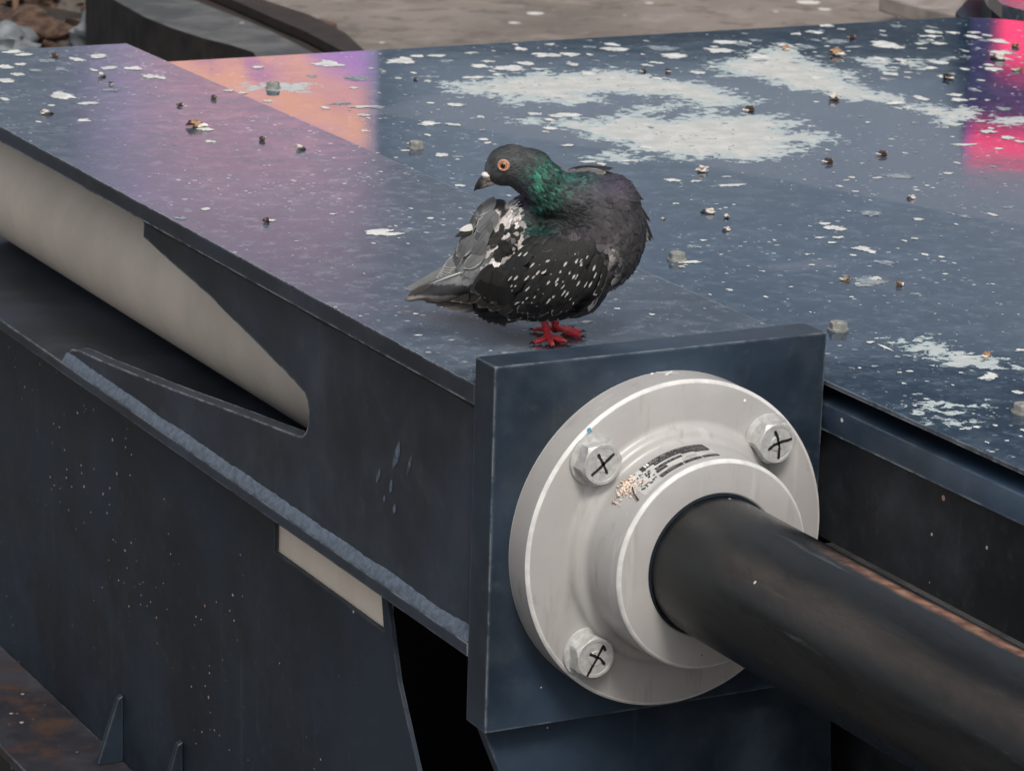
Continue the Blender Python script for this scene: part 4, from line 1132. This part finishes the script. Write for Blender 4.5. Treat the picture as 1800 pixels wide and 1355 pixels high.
# legs and feet
redm = NT('pigeon_red_skin')
vd = redm.voro(420); c = redm.mix(redm.ramp(vd, .1, .6), (.42, .018, .030), (.78, .07, .085))
c = redm.mix(redm.ramp(redm.noise(70, 3, .6), .55, .7), c, (.62, .22, .13))
redm.bump(vd, .5, .0008); M['red'] = redm.fin(c, .5)
clawm = simple('black_claw', (.02, .018, .018), .35, bump=0)
def leg(dep, up, ankle, toes, name='leg'):
    gz0 = lambda px, py: PGz(px, py)
    g = MB(); a = L(*up, dep); b = floorpt(*ankle)
    b = b + Vector((0, 0, .006)); mid = (a + b) / 2
    g.tube([a + Vector((0, 0, .012)), a, mid, b, b - Vector((0, 0, .003))], [.0058, .0050, .0043, .0050, .0046], 12)
    l_ = g.build(name, M['red'], pig, smooth=True, angle=70)
    for (tx, ty, r) in toes:
        t = floorpt(tx, ty); t.z = .0022
        d = t - b; ln = d.length
        P = [b, b + d * .3 + Vector((0, 0, .0022)), b + d * .55 + Vector((0, 0, .0002)), b + d * .78 + Vector((0, 0, .0012)), t]
        for p_ in P: p_.z = max(p_.z, .0024)
        g = MB(); g.tube(P, [r * 1.15, r, r * 1.12, r * .95, r * .72], 10)
        toe = g.build('toe', M['red'], l_, smooth=True, angle=70)
        dn = Vector((d.x, d.y, 0)).normalized(); g = MB()
        g.tube([t - dn * .001, t + dn * .0035 + Vector((0, 0, .0012)), t + dn * .0070 - Vector((0, 0, .0014))], [r * .62, r * .42, .0002], 8)
        # claw belongs to the toe
        if True:
            cl = g.build('claw', clawm, l_, smooth=True, angle=70)
def floorpt(px, py):
    q = onz(px, py, BZ) - PG; return Vector((q.dot(LX), q.dot(LY), 0))
leg(-8, (957, 566), (964, 603), [(938, 606, .0031), (996, 604, .0030), (972, 612, .0031), (986, 597, .0028)])
leg(14, (976, 566), (976, 587), [(1022, 595, .0032), (1021, 586, .0030), (1003, 580, .0028), (938, 583, .0028)])

# ------------------------------------------------------------------ droppings and grit
def ragged(m, mat, solid):
    # flaked outline: the crust is missing where it thins out towards its rim
    nz = m.math('SUBTRACT', m.noise(150 if solid else 110, 5, .68), .5)
    k = m.math('ADD', m.attr('rim'), m.math('MULTIPLY', nz, 1.1 if solid else 1.9))
    a = m.ramp(k, .80, .86, 1, 0) if solid else m.ramp(k, .50, .85, .8, 0)
    m.link(a, m.b.inputs['Alpha'])
    return mat
dm = NT('dried_droppings')
col = dm.mix(dm.ramp(dm.noise(45, 5, .6), .35, .7), (.52, .54, .52), (.74, .74, .71))
dm.bump(dm.noise(120, 4, .6), .5, .002); M['drop'] = ragged(dm, dm.fin(col, .75), 1)
gm = NT('faded_dropping_stain')
M['ghost'] = gm.fin(gm.mix(gm.ramp(gm.noise(80, 5, .65), .4, .62), (.20, .255, .30), (.42, .47, .48)), .5); ragged(gm, M['ghost'], 0)
RIM = []
def splat(mb, c, rx, ry, z, mi, seed, rag=.35, th=.0007, n=26):
    rx *= 1.22; ry *= 1.22; RIM.extend([1.0] * n + [.82] * n + [.35] * n)
    vs = []; 
    for k in range(n):
        a = 2 * math.pi * k / n
        f = 1 + rag * mnoise.noise(Vector((math.cos(a) * 1.6 + seed * 7.7, math.sin(a) * 1.6, seed))) * 1.6 + rag * .5 * mnoise.noise(Vector((math.cos(a) * 5, math.sin(a) * 5 + seed, 1)))
        vs.append((math.cos(a) * rx * f, math.sin(a) * ry * f))
    o_ = [(c.x + x, c.y + y, z + .0002) for x, y in vs]; i_ = [(c.x + x * .86, c.y + y * .86, z + .0002 + th) for x, y in vs]; j_ = [(c.x + x * .4, c.y + y * .4, z + .0002 + th * .75) for x, y in vs]
    mb.add(o_ + i_ + j_, [(r * n + k, r * n + (k + 1) % n, (r + 1) * n + (k + 1) % n, (r + 1) * n + k) for r in range(2) for k in range(n)] + [tuple(2 * n + k for k in range(n))], mi)
def zat(px, py):
    q = onz(px, py, BZ)
    if q.x < .471 and q.y > .055 and q.x > 0 and q.y < 2.385: return q, BZ
    return onz(px, py, DZ), DZ
# px, py, half width px, half height px, kind (0 white, 1 faded)
SP = [(112, 169, 25, 7, 0), (155, 182, 25, 3, 0), (8, 142, 17, 4.5, 0), (8, 175, 6, 3, 0), (30, 132, 14, 3, 0), (8, 119, 14, 4, 0), (20, 92, 20, 3, 0), (45, 97, 18, 2.5, 0), (84, 108, 20, 4, 1), (108, 122, 17, 5, 1), (62, 124, 16, 3, 1), (172, 100, 14, 4, 0), (134, 105, 9, 4, 0), (35, 114, 12, 2.5, 0), (190, 120, 20, 3.5, 0), (232, 121, 17, 4, 0), (165, 124, 5, 2, 0), (266, 135, 17, 4, 0), (282, 137, 9, 3, 0), (195, 159, 20, 2.5, 1), (148, 212, 10, 2.5, 0), (90, 186, 6, 1.5, 0), (68, 215, 4, 1.5, 0), (358, 227, 11, 3.5, 0), (370, 249, 8, 2.2, 0), (362, 368, 9, 2, 0), (318, 384, 14, 3, 1), (474, 388, 10, 2, 0), (665, 408, 30, 5.5, 0), (690, 412, 22, 3, 0), (585, 377, 5, 1.2, 0), (752, 238, 4, 2, 0), (757, 384, 6, 1.3, 0), (722, 367, 3, 1.2, 0),
      (402, 160, 8, 1.6, 0), (427, 164, 8, 1.6, 0), (471, 178, 10, 1.8, 0), (639, 203, 12, 2.2, 0), (571, 190, 6, 2.6, 0), (455, 119, 12, 2.5, 0), (576, 114, 28, 4, 0), (578, 110, 10, 4, 0), (549, 134, 10, 3, 1), (630, 138, 30, 5, 1), (622, 155, 7, 2, 0), (600, 183, 26, 3, 1), (640, 188, 30, 2.6, 0), (663, 190, 18, 3, 1),
      (700, 109, 30, 4, 0), (712, 107, 16, 5, 0), (733, 17 + 83, 12, 3, 0), (770, 99, 17, 2.5, 0), (785, 108, 18, 3, 1), (727, 129, 4, 1.6, 0), (752, 136, 20, 4, 1), (843, 117, 17, 4, 0), (895, 121, 28, 5, 0), (865, 126, 5, 2, 0), (925, 112, 15, 4, 0), (856, 109, 14, 2.3, 0), (963, 98, 26, 4, 0), (1080, 87, 26, 3.5, 0), (1006, 114, 13, 2.6, 0), (917, 87, 10, 3, 0), (1035, 83, 14, 2.5, 1), (1165, 85, 35, 6, 1), (1185, 99, 26, 4.5, 0), (1270, 90, 24, 4.5, 0), (1225, 128, 15, 4, 0), (832, 137, 24, 2.6, 0), (757, 218, 20, 4.5, 0), (797, 220, 11, 2.6, 0), (777, 273, 12, 4, 0), (806, 276, 10, 2.3, 1), (711, 265, 9, 1.4, 0), (800, 185, 16, 3.5, 0), (966, 226, 10, 2.6, 0), (995, 203, 34, 4, 0), (1037, 285, 20, 2.2, 0), (997, 256, 13, 2, 0), (1185, 317, 17, 3, 0), (1224, 319, 9, 1.5, 0), (1284, 326, 26, 2, 0), (1234, 300, 12, 3, 0),
      (1275, 75, 25, 4, 0), (1330, 72, 16, 2.5, 1), (1262, 47 + 42, 18, 4, 0), (1300, 78, 20, 5, 1), (1375, 79, 20, 5, 1), (1380, 80, 12, 5, 0), (1455, 46, 14, 2.2, 0), (1575, 47, 15, 3, 1), (1475, 73, 26, 4, 1), (1555, 78, 24, 6, 0), (1575, 84, 16, 3.5, 0), (1500, 83, 18, 3, 1), (1420, 83, 18, 4, 1), (1640, 57, 15, 3.5, 0), (1640, 49, 8, 3, 1), (1628, 73, 18, 3, 1), (1650, 77, 10, 2.5, 0), (1710, 65, 10, 3, 0), (1730, 72, 13, 2.4, 1), (1735, 63, 7, 1.8, 0), (1758, 92, 20, 4, 0), (1757, 101, 9, 5.5, 0), (1745, 123, 17, 4, 0), (1565, 131, 16, 3.5, 0), (1565, 140, 14, 3, 1), (1635, 120, 14, 2.6, 0), (1695, 122, 7, 2, 0), (1660, 136, 15, 4, 0), (1678, 167, 14, 3.4, 0), (1685, 176, 14, 3.4, 0), (1618, 173, 11, 4, 0), (1572, 182, 22, 3, 0), (1595, 190, 9, 2, 0), (1715, 159, 9, 4, 1), (1765, 191, 16, 4, 1), (1735, 232, 16, 3, 0), (1772, 242, 13, 3.5, 0), (1697, 255, 28, 1.5, 0), (1755, 262, 7, 1.5, 0), (1678, 220, 18, 2.2, 0), (1795, 250, 12, 2, 0), (1710, 175, 8, 1, 0),
      (1580, 311, 28, 6, 1), (1535, 376, 26, 6, 1), (1465, 400, 18, 4, 0), (1475, 404, 12, 2.4, 0), (1450, 394, 10, 2, 0), (1514, 437, 16, 4, 0), (1527, 441, 8, 5, 0), (1500, 449, 6, 1.6, 0), (1462, 427, 8, 1.6, 0), (1472, 418, 10, 1.5, 0), (1440, 418, 8, 1.2, 0), (1553, 462, 20, 5, 1), (1532, 495, 34, 10, 1), (1540, 490, 12, 3, 0), (1515, 500, 10, 3, 0), (1610, 517, 12, 3, 1), (1205, 461, 12, 3, 0), (1213, 461, 20, 2, 0), (1199, 469, 5, 1.6, 0), (1773, 365, 14, 3, 1), (1745, 378, 5, 3, 0), (1695, 381, 10, 4, 1), (1220, 433, 16, 4, 1), (1236, 423, 6, 1.3, 0), (1615, 386, 8, 2, 0), (1680, 395, 3, 1, 0), (1626, 448, 6, 2, 0), (1655, 452, 5, 1.6, 0), (1590, 424, 4, 1.6, 0), (1608, 420, 5, 1.6, 0), (1662, 482, 5, 1, 0), (1745, 500, 3, 1, 0), (1612, 335, 4, 1, 0),
      (1530, 602, 8, 1.5, 0), (1566, 603, 6, 1.5, 0), (1556, 611, 4, 6, 0), (1661, 644, 8, 3, 1), (1735, 664, 20, 4, 0), (1740, 661, 12, 5, 0), (1790, 690, 8, 3, 0), (1794, 616, 10, 2, 0), (1629, 702, 5, 1.6, 0), (1608, 713, 3, 1.2, 0), (1630, 712, 5, 1.2, 0), (1749, 748, 4, 1.6, 0), (1717, 751, 6, 1.6, 0), (1512, 647, 3, 1, 0), (1581, 655, 4, 1, 0), (1538, 644, 8, 1.6, 1), (1690, 755, 4, 1, 0), (1010, 569, 20, 5, 1), (1030, 566, 12, 2.5, 0), (735, 590, 6, 1.2, 0), (1770, 775, 4, 1, 0)]
g = MB()
for i, (px, py, hw, hh, kd) in enumerate(SP):
    q, z = zat(px, py); s_ = (CAM - q).length / F_PX
    d = ray(px, py); sn = abs(d.z) / d.length
    n_ = 1 if hw < 12 else 3
    for k in range(n_):
        ox = 0 if k == 0 else rnd.uniform(-.55, .55) * hw; oy = 0 if k == 0 else rnd.uniform(-.6, .6) * hh
        f = 1 if n_ == 1 else (.78 if k == 0 else rnd.uniform(.35, .6))
        q, z = zat(px + ox, py + oy)
        # long axis follows the traced width, short axis the foreshortened depth
        splat(g, q, hw * s_ * f, hh * s_ / sn * f * .9, z + .00007 * (k + (i % 4) * 1.1), kd, i * 1.37 + k, .42 if hw > 8 else .25, .00015 if kd else .00035)
def spray(n, fx, fy, smin, smax):
    for i in range(n):
        px, py = fx(), fy(); q, z = zat(px, py)
        if z == DZ and (q.x < .475 or q.y > 2.31 or q.x > 2.33 or q.y < -1.2): continue
        if z == BZ and (q.x > .46 or q.y > 2.37): continue
        if 690 < px < 1150 and py > 560: continue
        r = rnd.uniform(smin, smax) * rnd.random() ** .6
        splat(g, q, r * rnd.uniform(.8, 1.8), r * rnd.uniform(.8, 2.2), z, 0 if rnd.random() < .6 else 1, i * .77, .5, .0003, 9)
spray(420, lambda: rnd.uniform(600, 1800), lambda: rnd.uniform(40, 330) , .0015, .0075)
spray(420, lambda: rnd.uniform(700, 1800), lambda: rnd.uniform(300, 800), .0007, .0035)
spray(170, lambda: rnd.uniform(0, 900), lambda: rnd.uniform(85, 560), .0007, .0028)
spray(120, lambda: rnd.uniform(900, 1800), lambda: rnd.uniform(50, 140), .004, .013)
o = g.build('bird_droppings', [M['drop'], M['ghost']], smooth=True, angle=30)
assert len(o.data.vertices) == len(RIM), (len(o.data.vertices), len(RIM))
o.data.attributes.new('rim', 'FLOAT', 'POINT').data.foreach_set('value', RIM)
tag(o, 'dried white and faded bird droppings spattered over the navy deck and beam top', 'droppings', kind='stuff')
# loose lumps, each a thing
lumpA = simple('pale_crumb', (.62, .57, .50), .85, var=.3, scale=150, bump=.6); lumpB = simple('dark_brown_crumb', (.05, .032, .025), .8, var=.4, scale=150, bump=.6); lumpC = simple('tan_crumb', (.33, .20, .12), .85, var=.4, scale=150, bump=.6)
lm_ = []
for k in range(3):
    gg = MB(); gg.blob((0, 0, .0045), (.0085, .0075, .0055), k * 2 + 1, .5, 12, 8, 0); gg.blob((.008, .003, .0026), (.007, .006, .003), k + 9, .5, 10, 7, 1); gg.blob((-.006, -.003, .006), (.0035, .003, .003), k + 5, .4, 8, 6, 2)
    lm_.append(gg)
kinds = ((lumpA, lumpB, lumpC), (lumpB, lumpA, lumpC), (lumpC, lumpA, lumpB))
names = ('pale', 'dark', 'tan')
protos = []
for k in range(3):
    o = lm_[k].build('dropping_lump', kinds[k], smooth=True, angle=60); protos.append(o)
LU = [(80, 198, 0, 1.1, 'pale lump alone on the left part of the beam top'), (343, 221, 2, 1.7, 'large tan and white lump on the beam top, left of the middle'), (316, 184, 1, .8, 'small dark lump above the large tan and white lump'), (195, 146, 1, .7, 'small dark lump behind the big white oval splash'), (97, 98, 1, 1, 'dark lump at the far left end of the beam top'), (178, 133, 0, .8, 'pale lump between the splashes at the far end of the beam top'), (376, 172, 1, .8, 'dark lump near the seam between beam top and deck'), (461, 245, 1, .8, 'dark lump left of the small round pale crumb'), (527, 260, 0, .9, 'round pale crumb on the beam top, up and left of the pigeon'), (468, 388, 1, .9, 'dark and white lump on the beam top, left of the long white smear'),
      (1174, 124, 1, .9, 'dark lump just above the largest white patch'), (1132, 125, 1, .8, 'dark lump beside another above the largest white patch'), (1470, 94, 2, 1.9, 'biggest brown lump near the far edge, above the right white patch'), (1498, 65, 1, 1.0, 'dark round lump close to the far edge of the deck'), (1382, 86, 2, 1.2, 'tan lump on the right white patch'), (1466, 173, 0, 1.5, 'pale ringed lump below the right white patch'), (1318, 194, 1, 1.3, 'dark lump between the two large white patches'), (1665, 136, 1, 1.4, 'dark and white lump left of the pink reflection'), (1234, 299, 0, 1.3, 'pale and dark lump below the large white patch, above the pigeon'), (1457, 284, 1, 1.1, 'dark lump on the plain deck right of the large white patch'), (1552, 271, 1, 1.1, 'flat dark lump left of the pink reflection corner'), (1603, 347, 0, .9, 'small pale lump below the painted reflection band on the right'), (1247, 372, 0, 1.4, 'pale pebble-like lump right of the pigeon'), (1277, 380, 0, .8, 'tiny round pale lump beside the pebble-like one'), (1278, 403, 0, .8, 'small pale lump below the pebble-like one'), (1165, 383, 0, .5, 'tiny white crumb closest to the pigeon breast'), (1487, 490, 2, 1.0, 'brown lump at the left rim of the faded round stain'), (1580, 500, 2, .9, 'flat brown lump right of the faded round stain'), (1735, 625, 2, 1.1, 'tan and white lump on the white patch at the right edge'), (1757, 102, 0, 1.5, 'white lump at the edge of the pink reflection'), (1790, 122, 2, 1.2, 'brown lump inside the pink reflection'), (1785, 80, 2, 1.2, 'tan lump near the top of the pink reflection'), (730, 17 + 121, 1, .5, 'speck-like dark crumb on the far part of the deck')]
used = set()
for i, (px, py, k, s_, lab_) in enumerate(LU):
    q, z = zat(px, py + 3)
    if k in used: o = protos[k].copy(); COL.objects.link(o)
    else: o = protos[k]; used.add(k)
    o.location = (q.x, q.y, z + .0008); o.rotation_euler = (0, 0, rnd.random() * 6.3); f = s_ * (.72 if py < 300 else .58); o.scale = (f, f, f * rnd.uniform(.7, 1.1))
    tag(o, lab_, 'dropping lump', 'loose lumps lying on the navy steel')

# ------------------------------------------------------------------ across the street: lit screens on a facade, mirrored by the glossy paint
def far(a, z, D=30.0): return CAM.copy() * 1.0 + LYv * D + LXv * a + Vector((0, 0, z - CAM.z))
LXv = Vector((math.cos(YAW), -math.sin(YAW), 0)); LYv = Vector((math.sin(YAW), math.cos(YAW), 0))
def panel(name, a0, a1, z0, z1, D, th, mat, mats=None):
    g = MB(); P = [far(a0, z0, D), far(a1, z0, D), far(a1, z1, D), far(a0, z1, D)]
    g.prism(P, LYv * th); return g.build(name, mat)
bl = thing('office_building', far(0, GZ, 31.0), 'grey office building across the street, seen mirrored in the glossy deck', 'building')
fm = NT('grey_facade')
c = fm.mix(fm.ramp(fm.noise(.35, 3, .5), .35, .65), (.24, .31, .40), (.33, .40, .50))
M['facade'] = fm.fin(c, .7)
child_at_world(panel('wall', -22, 22, GZ, 15, 31.0, 8, M['facade']), bl)
wm = simple('dark_window_glass', (.05, .065, .08), .15, bump=0)
for zz in (1.2, 3.0, 7.0, 9.6, 12.2):
    child_at_world(panel('window_band', -21, 21, zz, zz + 1.1, 30.95, .04, wm), bl)
def screen(name, a0, a1, z0, z1, kind, strength, label):
    m = NT(name + '_glow'); m.t.nodes.remove(m.b)
    em = m.n('ShaderNodeEmission'); m.link(em.outputs[0], m.out.inputs[0])
    sp = m.n('ShaderNodeSeparateXYZ'); m.link(m.tc.outputs['Object'], sp.inputs[0])
    # picture on the screen: u across (metres along the facade), z up
    o0 = far(0, 0, 0)
    u = m.math('ADD', m.math('MULTIPLY', m.math('SUBTRACT', sp.outputs[0], o0.x), LXv.x), m.math('MULTIPLY', m.math('SUBTRACT', sp.outputs[1], o0.y), LXv.y))
    z = sp.outputs[2]
    cb = m.n('ShaderNodeCombineXYZ'); m.setv(cb.inputs[0], u); m.setv(cb.inputs[1], z)
    nz = m.math('SUBTRACT', m.noise(1.3, 2, .5, cb.outputs[0], .3), .5)
    if kind == 0:
        d = m.math('ADD', m.math('ADD', z, m.math('MULTIPLY', u, -.42)), m.math('MULTIPLY', nz, .7))
        c = m.mix(m.ramp(d, 4.88, 5.0), (.48, .26, .60), (1.0, .50, .30))
        c = m.mix(m.math('MULTIPLY', m.ramp(d, 5.14, 5.17), m.ramp(d, 5.24, 5.3, 1, 0)), c, (.42, .20, .52))
        c = m.mix(m.ramp(d, 5.45, 5.8), c, (.72, .36, .52))
        c = m.mix(m.ramp(z, 4.9, 5.5), c, (.36, .31, .42))
        c = m.mix(m.ramp(u, -3.0, -3.8), c, (.36, .30, .48))
        c = m.mix(m.ramp(u, -1.5, -1.28), c, (.24, .24, .34))
    else:
        c = m.mix(m.ramp(m.math('ADD', z, m.math('MULTIPLY', nz, .25)), 3.98, 4.12), (1.0, .05, .16), (.035, .02, .07))
        c = m.mix(m.ramp(m.math('ADD', z, m.math('MULTIPLY', nz, .2)), 4.58, 4.64), c, (1.0, .06, .17))
        c = m.mix(m.math('MULTIPLY', m.ramp(u, 4.44, 4.22), m.ramp(z, 4.5, 4.4)), c, (.03, .02, .06))
        c = m.mix(m.math('MULTIPLY', m.ramp(u, 4.20, 4.05), m.ramp(z, 4.5, 4.6)), c, (.25, .08, .30))
    m.setv(em.inputs['Color'], c); em.inputs['Strength'].default_value = strength
    t = thing(name, far((a0 + a1) / 2, z0, 30.6), label, 'led screen')
    child_at_world(panel('casing', a0 + .01, a1 - .01, z0 + .01, z1 - .01, 30.5, .25, M['iron_dark']), t)
    child_at_world(panel('display', a0, a1, z0, z1, 30.47, .029, m.mat), t)
screen('advertising_screen', -3.95, -1.30, 3.2, 6.2, 0, 1.45, 'orange and purple lit screen on the facade, mirrored at the left of the deck')
screen('advertising_screen', 4.08, 9.0, 2.6, 4.86, 1, 2.0, 'bright pink lit screen on the facade, mirrored at the right of the deck')
